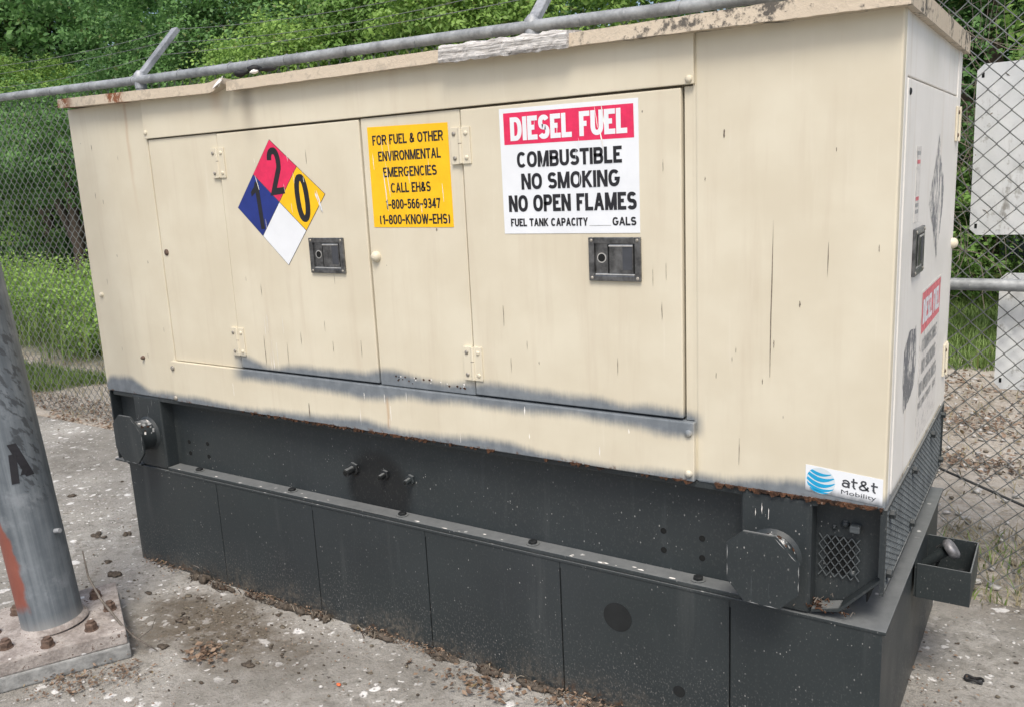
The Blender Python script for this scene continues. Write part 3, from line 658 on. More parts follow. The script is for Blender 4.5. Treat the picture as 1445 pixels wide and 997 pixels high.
# --- scratches and dark runs on the paint
b = MB()
def F0(d): return lambda u, v: (u, -d, v)
for (x, z0, z1, wd, d) in ((2.735, 1.02, 1.39, .0022, .0006), (2.742, 1.09, 1.11, .002, .0006), (.988, .905, 1.02, .0022, .0068), (1.10, .91, 1.00, .0014, .0068), (1.185, .745, .80, .004, .0146), (2.80, 1.19, 1.205, .0028, .0006), (2.86, 1.26, 1.34, .0015, .0006), (2.62, 1.58, 1.60, .004, .0006), (2.66, .79, .86, .0014, .0006), (2.47, 1.51, 1.54, .002, .0068)):
    slivers(b, 1, x, x, z0, z1, (wd, wd * 1.3), (2, 2), F0(d), 'scratch', .01)
slivers(b, 10, .05, .45, .85, 1.75, (.0012, .003), (.008, .03), F0(.0006), 'scratch'); slivers(b, 8, 2.57, 2.98, .85, 1.75, (.0012, .0022), (.005, .018), F0(.0006), 'scratch')
slivers(b, 9, .9, 1.48, .92, 1.68, (.001, .002), (.01, .06), F0(.0068), 'scratch'); slivers(b, 9, 1.9, 2.5, .92, 1.3, (.001, .002), (.01, .06), F0(.0068), 'scratch')
slivers(b, 7, 1.0, 1.1, .90, 1.10, (.001, .0025), (.04, .12), F0(.0070), 'chip'); slivers(b, 12, .8, 2.5, .74, .88, (.001, .003), (.01, .06), F0(.0148), 'chip')
for k in range(26): 
    x = 1.54 + .30 * random.random(); z = .905 + .02 * random.random(); s_ = random.uniform(.002, .005)
    b.poly([(x - s_, -.0028, z), (x, -.0028, z - s_), (x + s_, -.0028, z), (x, -.0028, z + s_ * .7)], 'rust' if k % 3 else 'chip')
slivers(b, 4, 2.70, 2.735, .66, .725, (.001, .0022), (.02, .05), F0(.0006), 'chip'); slivers(b, 5, .18, .32, .62, .72, (.001, .002), (.02, .05), F0(.0006), 'sill')
part('scratches', b, body)
b = MB()
for k in range(22):
    x = 1.70 + .9 * random.random() ** .7 if k % 2 else random.uniform(.4, 2.6); y = random.uniform(-.001, .02); r = random.uniform(.002, .007)
    b.poly([(x + r * random.uniform(1., 2.4) * math.cos(t), y + r * .6 * math.sin(t), .4442) for t in np.linspace(0, 6.28, 9)[:-1]], 'chip')
part('droppings', b, skid)

# --- signs on the front
def sticker(name, label, pts, m, d0, d1, T):
    s_ = MB(); s_.prism([T(u, v, d0) for u, v in pts], Vector(T(0, 0, d1)) - Vector(T(0, 0, d0)), m)
    return part(name, s_, gen, label)
TF = lambda u, v, d: (u, -d, v)
TS = lambda u, v, d: (3.0016 + d, u, v)
# white fuel sign
W_ = sticker('warning_sign', 'white sign with red DIESEL FUEL banner', [(2.004, 1.362), (2.4075, 1.3625), (2.408, 1.688), (2.0035, 1.692)], 'white', .0063, .0072, TF)
b = MB(); b.poly([TF(*p, .0075) for p in ((2.0165, 1.598), (2.396, 1.595), (2.395, 1.676), (2.0165, 1.680))], 'red'); part('banner', b, W_)
b = MB(); pl7 = lambda u, v: TF(u, v, .0079)
sans(b, 'DIESEL FUEL', 2.037, 2.378, 1.6375, .061, pl7, 'white', .208)
sans(b, 'COMBUSTIBLE', 2.054, 2.362, 1.557, .041, pl7, 'black', .208); sans(b, 'NO SMOKING', 2.065, 2.355, 1.500, .042, pl7, 'black', .208)
sans(b, 'NO OPEN FLAMES', 2.022, 2.400, 1.4425, .044, pl7, 'black', .208)
sans(b, 'FUEL TANK CAPACITY', 2.026, 2.262, 1.392, .021, pl7, 'black', .208); sans(b, 'GALS', 2.332, 2.398, 1.392, .021, pl7, 'black', .208)
b.poly([pl7(*p) for p in ((2.266, 1.3815), (2.328, 1.3815), (2.328, 1.3827), (2.266, 1.3827))], 'faint')
part('lettering', b, W_)
b = MB(); pl8 = lambda u, v: TF(u, v, .0083)
slivers(b, 9, 2.06, 2.39, 1.48, 1.66, (.0008, .0018), (.02, .05), pl8, 'white', .05); slivers(b, 3, 2.28, 2.34, 1.57, 1.68, (.002, .004), (.04, .10), pl8, 'chip', -.15)
part('scuffs', b, W_)
# yellow emergency sign
Y_ = sticker('emergency_sign', 'yellow sign with black emergency phone lettering', [(1.529, 1.383), (1.8285, 1.381), (1.8275, 1.671), (1.5305, 1.677)], 'yellow', .0023, .0032, TF)
b = MB(); pl3 = lambda u, v: TF(u, v, .0036)
for t, f, a, c in (('FOR FUEL & OTHER', .125, .06, .94), ('ENVIRONMENTAL', .285, .12, .90), ('EMERGENCIES', .445, .17, .84), ('CALL EH&S', .60, .255, .755), ('1-800-566-9347', .765, .17, .86), ('(1-800-KNOW-EHS)', .92, .08, .965)):
    sans(b, t, 1.530 + .298 * a, 1.530 + .298 * c, 1.674 - .292 * f - .004 * (a - .06), .0285, pl3, 'black', .175)
part('lettering', b, Y_)
b = MB(); pl4 = lambda u, v: TF(u, v, .004); slivers(b, 4, 1.58, 1.61, 1.39, 1.67, (.0015, .0035), (.05, .14), pl4, 'chip', -.1); slivers(b, 12, 1.54, 1.82, 1.39, 1.66, (.0008, .0016), (.01, .05), pl4, 'yellow', -.05); slivers(b, 7, 1.54, 1.82, 1.39, 1.66, (.001, .002), (.02, .06), pl4, 'chip', -.05)
part('scuffs', b, Y_)
# hazard diamond
T_, R_, B_, L_ = map(np.array, ((1.113, 1.668), (1.340, 1.488), (1.147, 1.262), (.929, 1.454))); C_ = (T_ + B_ + L_ + R_) / 4
N_ = sticker('hazard_diamond', 'four-colour hazard diamond with the numbers 1, 2 and 0', [tuple(p) for p in (L_, B_, R_, T_)], 'ink', .0063, .0070, TF)
def shrink(q, k=.985):
    c = sum(q) / 4; return [TF(*(c + (p - c) * k), .0074) for p in q]
b = MB(); mid = lambda a, c: (a + c) / 2
b.poly(shrink([mid(L_, T_), C_, mid(T_, R_), T_]), 'red'); b.poly(shrink([L_, mid(L_, B_), C_, mid(L_, T_)]), 'blue')
b.poly(shrink([C_, mid(B_, R_), R_, mid(R_, T_)]), 'yellow'); b.poly(shrink([mid(L_, B_), B_, mid(B_, R_), C_]), 'white')
part('colour_field', b, N_)
b = MB(); pl9 = lambda u, v: TF(u, v, .0078); rt = R(4.5)
sans(b, '2', 1.096, 1.158, 1.567, .150, pl9, 'black', .14, rt)
sans(b, '0', 1.208, 1.270, 1.478, .152, pl9, 'black', .14, rt)
c_ = np.array((1.028, 1.458)); rm = np.array([[math.cos(rt), -math.sin(rt)], [math.sin(rt), math.cos(rt)]])
b.poly([pl9(*(c_ + rm @ np.array(p))) for p in ((.0, -.078), (.019, -.078), (.019, .078), (.004, .078), (-.004, .062), (-.022, .048), (-.022, .032), (.0, .044))], 'black')
part('lettering', b, N_)
b = MB(); pl10 = lambda u, v: TF(u, v, .0082); slivers(b, 3, 1.30, 1.318, 1.43, 1.50, (.003, .006), (.04, .09), pl10, 'white', -.3); slivers(b, 8, 1.03, 1.28, 1.36, 1.62, (.0008, .002), (.01, .04), pl10, 'chip', -.1); slivers(b, 1, 1.035, 1.037, 1.50, 1.56, (.003, .004), (.04, .05), pl10, 'chip', -.3)
part('scuffs', b, N_)
# phone company sticker
o_ = np.array((2.8215, .7515)); eu = np.array((.1725, -.0125)); ev = np.array((0, .0645))
A_ = sticker('company_sticker', 'white telephone company sticker with striped blue globe', [tuple(o_), tuple(o_ + eu), tuple(o_ + eu + ev), tuple(o_ + ev)], 'sticker', .0003, .0010, TF)
pa = lambda u, v: TF(*(o_ + eu * u + ev * v), .0014)
b = MB(); gc = (.205, .475); gr = (.190, .50)
def gl(p, d=.0): return TF(*(o_ + eu * (gc[0] + gr[0] * p[0]) + ev * (gc[1] + gr[1] * p[1])), .0014 + d)
b.poly([gl((math.cos(t), math.sin(t))) for t in np.linspace(0, 2 * math.pi, 40)[:-1]], 'globe')
for vk, th, sag, x0, x1 in ((.86, .30, .42, -.80, .70), (.50, .40, .46, -.99, .95), (.06, .38, .46, -1, 1), (-.34, .30, .40, -.97, .93), (-.64, .20, .26, -.8, .7)):
    up, dn = [], []
    for t in np.linspace(0, 1, 24):
        u = x0 + (x1 - x0) * t; vc = vk - sag * (1 - ((u + .05) ** 2)) * .9 + .10 * -u; h = th * (1 - .35 * t) * (.35 + .65 * math.sin(math.pi * min(1, t * .85 + .15)))
        lim = math.sqrt(max(0, 1 - u * u))
        up.append((u, max(-lim, min(lim, vc + h / 2)))); dn.append((u, max(-lim, min(lim, vc - h / 2))))
    b.add([gl(p, .0003) for p in up + dn], [[i, i + 1, 24 + i + 1, 24 + i] for i in range(23)], 'cyan')
part('globe', b, A_)
b = MB(); sans(b, 'at&t', .083, .1615, .040, .0255, lambda u, v: TF(*(o_ + eu * (u / .1725) + np.array((0, 1.)) * v), .0014), 'ink', .155, 0, (0, -1, 0), .10); letters(b, 'Mobility', .475, .92, .215, .21, pa, 'ink', -.004)
part('lettering', b, A_)
# --- worn labels on the end door
def ragged(pts, amp, n=9):
    o = []; m = len(pts)
    for i in range(m):
        for t in range(n):
            f = t / n; o.append((pts[i][0] + (pts[(i + 1) % m][0] - pts[i][0]) * f + random.gauss(0, amp), pts[i][1] + (pts[(i + 1) % m][1] - pts[i][1]) * f + random.gauss(0, amp * 1.4)))
    return o
b = MB(); b.poly([TS(*p, .0005) for p in ragged(((.60, 1.57), (.66, 1.50), (.74, 1.44), (.735, 1.38), (.70, 1.31), (.65, 1.235), (.60, 1.29), (.55, 1.33), (.46, 1.40), (.50, 1.45), (.55, 1.50)), .0026, 5)], 'peel'); part('worn_diamond', b, ed)
b = MB(); b.poly([TS(*p, .0005) for p in ragged(((.165, 1.07), (.24, 1.105), (.335, 1.10), (.36, 1.02), (.345, .955), (.28, .93), (.185, .905), (.165, .98)), .0026, 5)], 'peel2'); part('scraped_patch', b, ed)
b = MB(); b.box((3.0017, .213, 1.365), (3.0024, .285, 1.540), 'whitepeel')
for k, z in enumerate((1.52, 1.50, 1.415, 1.40, 1.385)): b.poly([TS(u, v, .0012) for u, v in ((.225, z), (.272, z), (.272, z + .009), (.225, z + .009))], 'pink' if k in (1, 2) else 'faint')
part('worn_label', b, ed)
E_ = sticker('faded_warning_sign', 'faded fuel warning sign on the end door', [(.412, .768), (.785, .766), (.786, 1.176), (.412, 1.176)], 'whitepeel', .0003, .0008, TS)
b = MB(); b.poly([TS(*p, .0011) for p in ((.42, 1.062), (.775, 1.067), (.778, 1.170), (.42, 1.170))], 'pink'); part('banner', b, E_)
b = MB(); pe = lambda u, v: TS(u, v, .0015)
sans(b, 'DIESEL FUEL', .44, .755, 1.117, .066, pe, 'white', .2, nrm=(1, 0, 0))
for t, z, a, c in (('COMBUSTIBLE', 1.025, .45, .74), ('NO SMOKING', .968, .46, .73), ('NO OPEN FLAMES', .91, .43, .76)): sans(b, t, a, c, z, .038, pe, 'faint', .2, nrm=(1, 0, 0))
sans(b, 'FUEL TANK CAPACITY', .43, .67, .865, .02, pe, 'faint', .2, nrm=(1, 0, 0)); sans(b, 'GALS', .70, .76, .865, .02, pe, 'faint', .2, nrm=(1, 0, 0))
part('lettering', b, E_)

# debris lying on the roof edge
dbr = thing('black_debris', 'crumpled black debris lying on the roof edge beside the torn lip', 'debris', (1.03, -.01, 1.873))
b = MB()
def lump(mb, c, r, m, seed=0, flat=1., n=2):
    bm = bmesh.new(); bmesh.ops.create_icosphere(bm, subdivisions=n, radius=1); rg = random.Random(seed)
    k = [Vector((rg.gauss(0, 1), rg.gauss(0, 1), rg.gauss(0, 1))) for _ in range(6)]
    for v in bm.verts:
        d = 1 + sum(.16 * math.sin(v.co.dot(q) * 2.2 + i) for i, q in enumerate(k)) * .7
        v.co = Vector((c[0] + v.co.x * r[0] * d, c[1] + v.co.y * r[1] * d, c[2] + v.co.z * r[2] * d * flat))
    mb.frombm(bm, m, True)
lump(b, (0, -.012, .006), (.030, .02, .010), 'rubber', 3); lump(b, (.05, .0, .014), (.034, .02, .012), 'rubber', 5); lump(b, (.11, .005, .008), (.04, .02, .008), 'rubber', 9); lump(b, (.07, -.02, .004), (.02, .01, .006), 'chip', 4)
b.build('rubber_scrap', dbr)

# ================================================================== MONOPOLE LEG with base plate
PX, PY = .466, -.600
pole = thing('steel_pole', 'thick grey galvanised steel pole leaning slightly, bolted to the slab by a base plate', 'pole', (PX, PY, 0))
ang = math.atan2(-.201, .364)
RM = Matrix.Rotation(ang, 4, 'Z')
b = MB(); b.box((-.212, -.212, .05), (.212, .212, .098), 'plate', .005, RM); bp = b.build('base_plate', pole)
b = MB(); b.box((-.218, -.218, -.001), (.218, .218, .0495), 'concrete', .006, RM); b.build('grout_pad', pole)
b = MB(); n = 26; b.tube([(0, 0, .098), (0, 0, .12), (0, 0, .5), (0, 0, 1.2), (0, 0, 2.4), (0, 0, 6.5)], [.100, .096, .0955, .0955, .095, .09], 'pole', 48)
b.tube([(0, 0, .0985), (0, 0, .106), (0, 0, .116)], [.112, .108, .096], 'plate', 40, False)
sh = b.build('shaft', pole)
sh.rotation_euler = (R(2.2), R(-3.4), 0); sh.location = (.098 * math.sin(R(3.4)), .098 * math.sin(R(2.2)), 0)
for k in range(8):
    a = R(10 + 45 * k); x, y = .178 * math.cos(a), .178 * math.sin(a); b = MB()
    b.tube([(x, y, .098), (x, y, .101)], .022, 'bolt', 18); b.hexbolt((x, y, .101), (0, 0, 1), .019, .022, 'bolt'); b.tube([(x, y, .122), (x, y, .129)], .0115, 'bolt', 10)
    b.build('anchor_bolt', pole)
# painted mark on the shaft: three dark strokes
b = MB()
def stroke(p, q, wd):
    vs = []; k = 6
    for i in range(k + 1):
        t = i / k
        for s_ in (-1, 1):
            aa = p[0] + (q[0] - p[0]) * t + s_ * wd / .0965 / 2; zz_ = p[1] + (q[1] - p[1]) * t
            vs.append((.0972 * math.cos(aa), .0972 * math.sin(aa), zz_))
    b.add(vs, [[2 * i, 2 * i + 1, 2 * i + 3, 2 * i + 2] for i in range(k)], 'black')
A0 = -.42
stroke((A0 + .02, .755), (A0 + .36, .640), .026); stroke((A0 - .02, .722), (A0 - .12, .625), .022); stroke((A0 + .26, .668), (A0 + .16, .648), .018)
mk = b.build('painted_mark', sh)
b = MB(); b.tube([(.092, .03, .43), (.112, .037, .432)], .008, 'galv', 10); b.build('stud', sh)
tw = thing('dead_twig', 'long thin dead twig leaning across the corner of the pole base plate', 'twig', (.78, -.47, 0))
b = MB(); b.tube([(.03, .02, .004), (-.03, -.02, .06), (-.075, -.035, .105), (-.17, -.035, .17), (-.235, -.03, .235), (-.245, -.03, .33)], [.0022, .0035, .004, .0042, .0035, .002], 'twig', 6); b.tube([(-.02, -.012, .05), (.03, .01, .09), (.045, .02, .13)], [.002, .0015, .001], 'twig', 5); b.build('stem', tw)

# ================================================================== FENCE
FY = 1.25
fence = thing('chain_link_fence', 'tall chain-link fence with barbed wire behind the generator', 'fence', (0, FY, 0))
def railz(x): return float(np.interp(x, [-9, -3, 2.3, 7], [2.19, 2.185, 2.10, 2.09]))
b = MB(); xs_ = [-9 + .5 * i for i in range(33)]
b.tube([(x, 0, railz(x) + .004 * math.sin(x * 1.7)) for x in xs_], .0245, 'rail', 18)
for x in np.arange(-8.9, 6.9, .42): b.tube([(x + .0275 * .2 * math.sin(a), -.0262 * math.cos(a), railz(x) + .0265 * math.sin(a)) for a in np.linspace(0, 6.28, 12)], .0017, 'galv', 5, False)
b.build('top_rail', fence)
b = MB(); b.tube([(1.36, 0, 1.086), (4.0, 0, 1.086)], .0205, 'rail', 16); b.build('brace_rail', fence)
b = MB(); b.tube([(1.40, .034, .985), (2.97, .034, .42), (4.0, .034, .045)], .0048, 'port', 8); b.build('truss_rod', fence)
wv, hv, rw = .0357, .0357, .0021
x0f, x1f = -8.5, 6.6; nw = int((x1f - x0f) / wv); nk = int(2.19 / hv)
i_ = np.arange(nw)[:, None]; k_ = np.arange(nk + 1)[None, :]
sg = np.where((i_ + k_) % 2 == 0, 1., -1.)
XX = x0f + i_ * wv + sg * (wv / 2 + .0010); ZZ = .012 + k_ * hv + 0 * i_ + (np.interp(XX, [-9, -3, 2.3, 7], [.03, .025, -.055, -.06]) * (k_ / nk))
XX = XX + .006 * np.sin(ZZ * 3 + XX * .8) ; YY = .030 + sg * .0022 + .010 * np.sin(XX * 1.9 + ZZ * 2.1) + .006 * np.sin(ZZ * 5 + XX)
cs = [(rw * 1.35 * math.cos(a), rw * math.sin(a)) for a in np.linspace(0, 2 * math.pi, 6)[:-1]]; q = len(cs)
V = np.stack([np.stack([XX + c[0], YY + c[1], ZZ], -1) for c in cs], 2)   # nw, nk+1, q, 3
idx = np.arange(nw * (nk + 1) * q).reshape(nw, nk + 1, q)
F = np.stack([idx[:, :-1, :], np.roll(idx, -1, 2)[:, :-1, :], np.roll(idx, -1, 2)[:, 1:, :], idx[:, 1:, :]], -1).reshape(-1, 4)
npmesh('chain_link_mesh', V.reshape(-1, 3), F, 'wire', parent=fence, smooth=True)
ARMV = Vector((.02, .27, .285))
for x in (-6.61, -3.95, -1.30, 1.36, 4.02):
    zt = railz(x); b = MB(); b.tube([(x, .012, -.03), (x, .012, zt - .005)], .030, 'rail', 18)
    b.tube([(x, .012, zt - .05), (x, .012, zt + .03), (x, .018, zt + .045)], [.034, .033, .02], 'galv', 16); po = b.build('fence_post', fence)
    b = MB(); t0 = Vector((x, .015, zt + .02)); d = ARMV.normalized(); sdv = Vector((1, 0, 0)); nn = d.cross(sdv).normalized()
    prof = [sdv * -.026 + nn * .014, sdv * -.026 - nn * .014, sdv * .026 - nn * .014, sdv * .026 + nn * .014]
    b.prism([t0 + p for p in prof], ARMV, 'galv', .002); b.build('barb_arm', po)
for j, f in enumerate((.38, .66, .95)):
    b = MB(); pts = []; posts = [-8.5, -6.61, -3.95, -1.30, 1.36, 4.02, 6.5]
    for a, c in zip(posts, posts[1:]):
        for t in np.linspace(0, 1, 9)[:-1]:
            x = a + (c - a) * t; sag = .045 * (1 + .4 * math.sin(j * 2 + a)) * 4 * t * (1 - t)
            pts.append((x, .02 + ARMV.y * f, railz(x) + .035 + ARMV.z * f - sag))
    b.tube(pts, .0015, 'wire', 5, False)
    for (p, q_) in zip(pts, pts[1:]):
        for t in (.3,):
            c = Vector(p).lerp(Vector(q_), t); s_ = .011
            b.tube([c + Vector((.003, -s_, -s_ * .7)), c + Vector((-.003, s_, s_ * .7))], .0011, 'wire', 4, False, False); b.tube([c + Vector((.004, s_, -s_ * .7)), c + Vector((.004, -s_, s_ * .7))], .0011, 'wire', 4, False, False)
    b.build('barbed_wire', fence)
# blank backs of signs hung on the far side of the mesh
def signback(name, label, x0, x1, z0, z1, tilt):
    t = thing(name, label, 'sign', (x0, FY + .068, z0), 'blank sign backs hung on the fence')
    b = MB(); b.prism([(.02, 0, 0), (x1 - x0 - .02, 0, 0), (x1 - x0, 0, .02), (x1 - x0, 0, z1 - z0 - .02), (x1 - x0 - .02, 0, z1 - z0), (.02, 0, z1 - z0), (0, 0, z1 - z0 - .02), (0, 0, .02)], (0, .003, 0), 'signback')
    b.build('panel', t); b = MB()
    for (u, v) in ((.018, .03), (.018, z1 - z0 - .035), (x1 - x0 - .018, .03), (x1 - x0 - .018, z1 - z0 - .035)): b.box((u - .004, -.0012, v - .008), (u + .004, .0045, v + .008), 'dark', .001)
    b.build('slot', t); t.rotation_euler = (0, R(tilt), 0)
signback('sign_panel', 'large dirty white sign back hung high on the fence', 3.022, 3.50, 1.245, 1.800, -.5)
signback('sign_panel', 'small grey-white sign back hung low on the fence below the larger one', 3.125, 3.43, .720, 1.118, -.5)
# dead vines caught in the mesh
dv = thing('dead_vine', 'tangle of dry grey vine stems hanging in the fence mesh beside the generator', 'vine', (2.95, FY + .05, 0))
b = MB()
for k in range(60):
    x = random.gauss(-.03, .05); z = random.uniform(1.2, 2.0); pts = []; a = random.gauss(-1.4, .8); 
    for i in range(7):
        pts.append((x, random.uniform(.015, .055), z)); a += random.gauss(0, .45); st_ = random.uniform(.03, .085); x += math.cos(a) * st_; z += math.sin(a) * st_
    b.tube(pts, random.uniform(.0009, .0024), 'vine', 4, False)
for k in range(6):
    x = .04 + .02 * k; b.tube([(x + .01 * math.sin(i * 1.7 + k), .03, 2.35 - i * .1) for i in range(6)], .0013, 'vine', 4, False)
b.build('stems', dv)

# ================================================================== VEGETATION
def leaf_arrays(C, Nn, size, rng, tint, droop=.2):
    """one folded leaf per centre: 4 corners (base, left, tip, right) + 2 triangles"""
    n = len(C); a = rng.normal(size=(n, 3)); a -= (a * Nn).sum(1, keepdims=True) * Nn; a /= np.linalg.norm(a, axis=1, keepdims=True) + 1e-9
    a[:, 2] -= droop; a /= np.linalg.norm(a, axis=1, keepdims=True); s_ = np.cross(Nn, a)
    l = (size * rng.uniform(.6, 1.35, n))[:, None]; wd = l * rng.uniform(.22, .36, n)[:, None]
    base = C - a * l * .5; tip = C + a * l * .5 - Nn * l * .08; mid_ = C - a * l * .05
    V = np.stack([base, mid_ + s_ * wd + Nn * wd * .25, tip, mid_ - s_ * wd + Nn * wd * .25], 1).reshape(-1, 3)
    o = np.arange(n)[:, None] * 4; F = np.concatenate([np.concatenate([o, o + 1, o + 2], 1), np.concatenate([o, o + 2, o + 3], 1)], 0)
    return V, F, np.repeat(tint, 4)
def crown(blobs, nclump, per, size, rng, spread=.30):
    """blobs: (cx,cy,cz,rx,ry,rz); clumps sit near each blob's surface, leaves burst round each clump"""
    Cs, Ns, Ts = [], [], []; vol = np.array([b_[3] * b_[5] for b_ in blobs]); vol = vol / vol.sum()
    for b_, fr in zip(blobs, vol):
        k = max(4, int(nclump * fr)); d = rng.normal(size=(k, 3)); d /= np.linalg.norm(d, axis=1, keepdims=True)
        rr = rng.uniform(.62, 1.08, k)[:, None]; cc = np.array(b_[:3]) + d * rr * np.array(b_[3:6])
        keep = cc[:, 2] > .05; cc, d = cc[keep], d[keep]; kt = rng.uniform(0, 1, len(cc)); cr = spread * rng.uniform(.5, 1.3, len(cc))
        m = rng.integers(int(per * .6), int(per * 1.4), len(cc)); I = np.repeat(np.arange(len(cc)), m)
        off = rng.normal(size=(len(I), 3)); off /= np.linalg.norm(off, axis=1, keepdims=True); off *= rng.uniform(.15, 1, len(I))[:, None] ** .6
        off[:, 2] *= .62
        P = cc[I] + off * cr[I][:, None]; nn = d[I] * .5 + off * .6 + rng.normal(size=(len(I), 3)) * .5; nn[:, 2] += .65
        nn /= np.linalg.norm(nn, axis=1, keepdims=True); Cs.append(P); Ns.append(nn); Ts.append(np.clip(kt[I] * .8 + .2 * (off[:, 2] + .5), 0, 1))
    return leaf_arrays(np.concatenate(Cs), np.concatenate(Ns), size, rng, np.concatenate(Ts))
def tree(name, label, cat, base, blobs, nclump, per, size, mat, seed, trunk=True, spread=.3):
    t = thing(name, label, cat, base); rng = np.random.default_rng(seed)
    V, F, T = crown(blobs, int(nclump * 1.15), int(per * 1.7), size * .62, rng, spread); npmesh('crown' if trunk else 'foliage', V, F, mat, T, t)
    b = MB(); top = max(b_[2] + b_[5] * .3 for b_ in blobs); r0 = .035 * top
    if trunk:
        b.tube([(0, 0, -.03), (.05, .02, top * .3), (-.04, .05, top * .65), (.02, .0, top)], [r0, r0 * .8, r0 * .5, r0 * .15], 'bark', 10)
        for b_ in blobs: b.tube([(0, 0, top * .28), (b_[0] * .5, b_[1] * .5, (top * .28 + b_[2]) * .5), b_[:3]], [r0 * .5, r0 * .35, r0 * .12], 'bark', 7)
        b.build('trunk', t)
    else:
        for b_ in blobs:
            for k in range(5): b.tube([(b_[0] * .3, b_[1] * .3, -.03), (b_[0] + random.gauss(0, .2), b_[1], b_[2] * .6), (b_[0] + random.gauss(0, b_[3] * .4), b_[1] + random.gauss(0, .2), b_[2] + b_[5] * .6)], [.016, .011, .004], 'bark', 5)
        b.build('stems', t)
    return t
def px(u, v, Y):     # direction of the photo's picture element at depth plane Y (helper for planning positions)
    return None
tree('leafy_tree', 'dense dark green tree at the top left behind the fence', 'tree', (-17.3, 9.4, 0), [(0, 0, 5.0, 2.3, 1.6, 1.7), (1.5, .4, 6.4, 1.8, 1.5, 1.5), (-1.6, .2, 6.0, 1.8, 1.4, 1.6)], 520, 60, .125, 'leafC', 11, spread=.40)
tree('leafy_tree', 'yellow-green rounded tree behind the fence above the left end of the top rail', 'tree', (-13.6, 7.5, 0), [(0, 0, 3.2, 1.5, 1.0, .9), (-1.4, .3, 3.4, 1.3, 1.0, .9), (1.2, .2, 2.9, 1.2, .9, .8)], 420, 60, .09, 'leafB', 20, spread=.32)
tree('leafy_tree', 'mid green tree hanging low behind the mesh left of the generator', 'tree', (-9.0, 5.3, 0), [(0, 0, 2.2, 1.5, .9, .85), (1.3, .2, 2.3, 1.2, .9, .8), (-1.4, .3, 2.35, 1.3, .9, .85), (-.2, 1.5, 2.6, 1.9, 1., 1.0), (-3.0, 1.4, 2.4, 1.6, 1.2, 1.0), (2.2, 1.3, 2.5, 1.3, 1.1, 1.1)], 760, 60, .085, 'leafC', 12)  # rear crown blobs added to keep the ground beneath dark
tree('leafy_tree', 'deep green tree behind the angled fence arm at the left', 'tree', (-6.5, 6.3, 0), [(0, 0, 2.5, 1.4, 1.1, 1.5), (.9, .2, 3.6, 1.4, 1.1, 1.2), (-1.1, 0, 3.8, 1.4, 1.1, 1.3)], 480, 60, .095, 'leafC', 13, spread=.34)
tree('leafy_bush', 'bright green sprawling shrub behind the fence just right of the left arm', 'bush', (-4.8, 5.2, 0), [(0, 0, 1.5, .8, .8, 1.5), (.4, .1, 2.75, .7, .6, .65), (-.5, .1, 2.4, .6, .6, .7)], 380, 60, .078, 'leafB', 14, False)
tree('leafy_tree', 'mid green tree behind the fence between the two angled arms', 'tree', (-4.0, 6.6, 0), [(0, 0, 2.5, 1.3, 1.1, 1.7), (.6, .1, 3.7, 1.4, 1.1, 1.2), (-.9, .2, 4.2, 1.2, 1.1, 1.1)], 480, 60, .09, 'leafA', 15, spread=.34)
tree('leafy_tree', 'bright yellow-green tree behind the right fence arm above the roof', 'tree', (-1.5, 5.6, 0), [(0, 0, 2.2, 1.0, .9, 1.4), (.4, .1, 3.2, 1.1, .9, 1.0), (-.7, .1, 3.0, .9, .8, .9)], 480, 60, .082, 'leafB', 16, spread=.28)
tree('leafy_tree', 'dark shaded tree behind the fence at the upper right', 'tree', (2.5, 8.8, 0), [(0, 0, 2.5, 1.5, 1.1, 1.7), (.9, .1, 3.9, 1.5, 1.1, 1.5), (-1.0, .1, 4.2, 1.4, 1.1, 1.3)], 420, 60, .10, 'leafC', 17, spread=.36)
tree('leafy_bush', 'light green leafy shrub above the large sign back at the right edge', 'bush', (3.45, 5.6, 0), [(0, 0, 2.3, .42, .4, .42), (.2, 0, 1.7, .4, .4, .5)], 90, 45, .12, 'leafB', 18, False)
tree('leafy_bush', 'low dark green bush behind the grass at the right', 'bush', (3.0, 8.0, 0), [(0, 0, .75, 1.5, .7, .8), (1.2, .1, .9, 1.0, .7, .8)], 260, 55, .085, 'leafA', 19, False)
# the wood closing the view behind them: one mass
def wood(name, cells, seed, mat, size, nclump, per):
    rng = np.random.default_rng(seed); V, F, T = crown(cells, nclump, per, size, rng, .55); return tag(npmesh(name, V, F, mat, T), kind='stuff')
rng = np.random.default_rng(5); cells = []
for k in range(60):
    t = k / 59; x = -26 + 36 * t; y = 9.5 + 1.8 * math.sin(k * 1.7) + (2.0 if x > 0 else 0); cells.append((x, y + 1.5, rng.uniform(.5, 3.0), 1.9, 1.2, 1.6)); cells.append((x, y, rng.uniform(1.6, 6.2), rng.uniform(1.4, 2.2), 1.4, rng.uniform(1.2, 2.0)))
for k in range(14): cells.append((-18.5 + k * .9, 7.9 + .4 * math.sin(k * 2.), .8, .8, .7, .8))
for k in range(16): cells.append((-17 - 1.5 * rng.random(), 3 + k * .45, rng.uniform(1., 6), 1.6, 1.6, 1.6))
wood('woodland', cells, 21, 'leafC', .125, 5200, 70)
wood('woodland', [(c[0] + .6, c[1] - .8, c[2] + .5, c[3] * .8, c[4], c[5] * .8) for c in cells[::2]], 22, 'leafA', .085, 1700, 75)
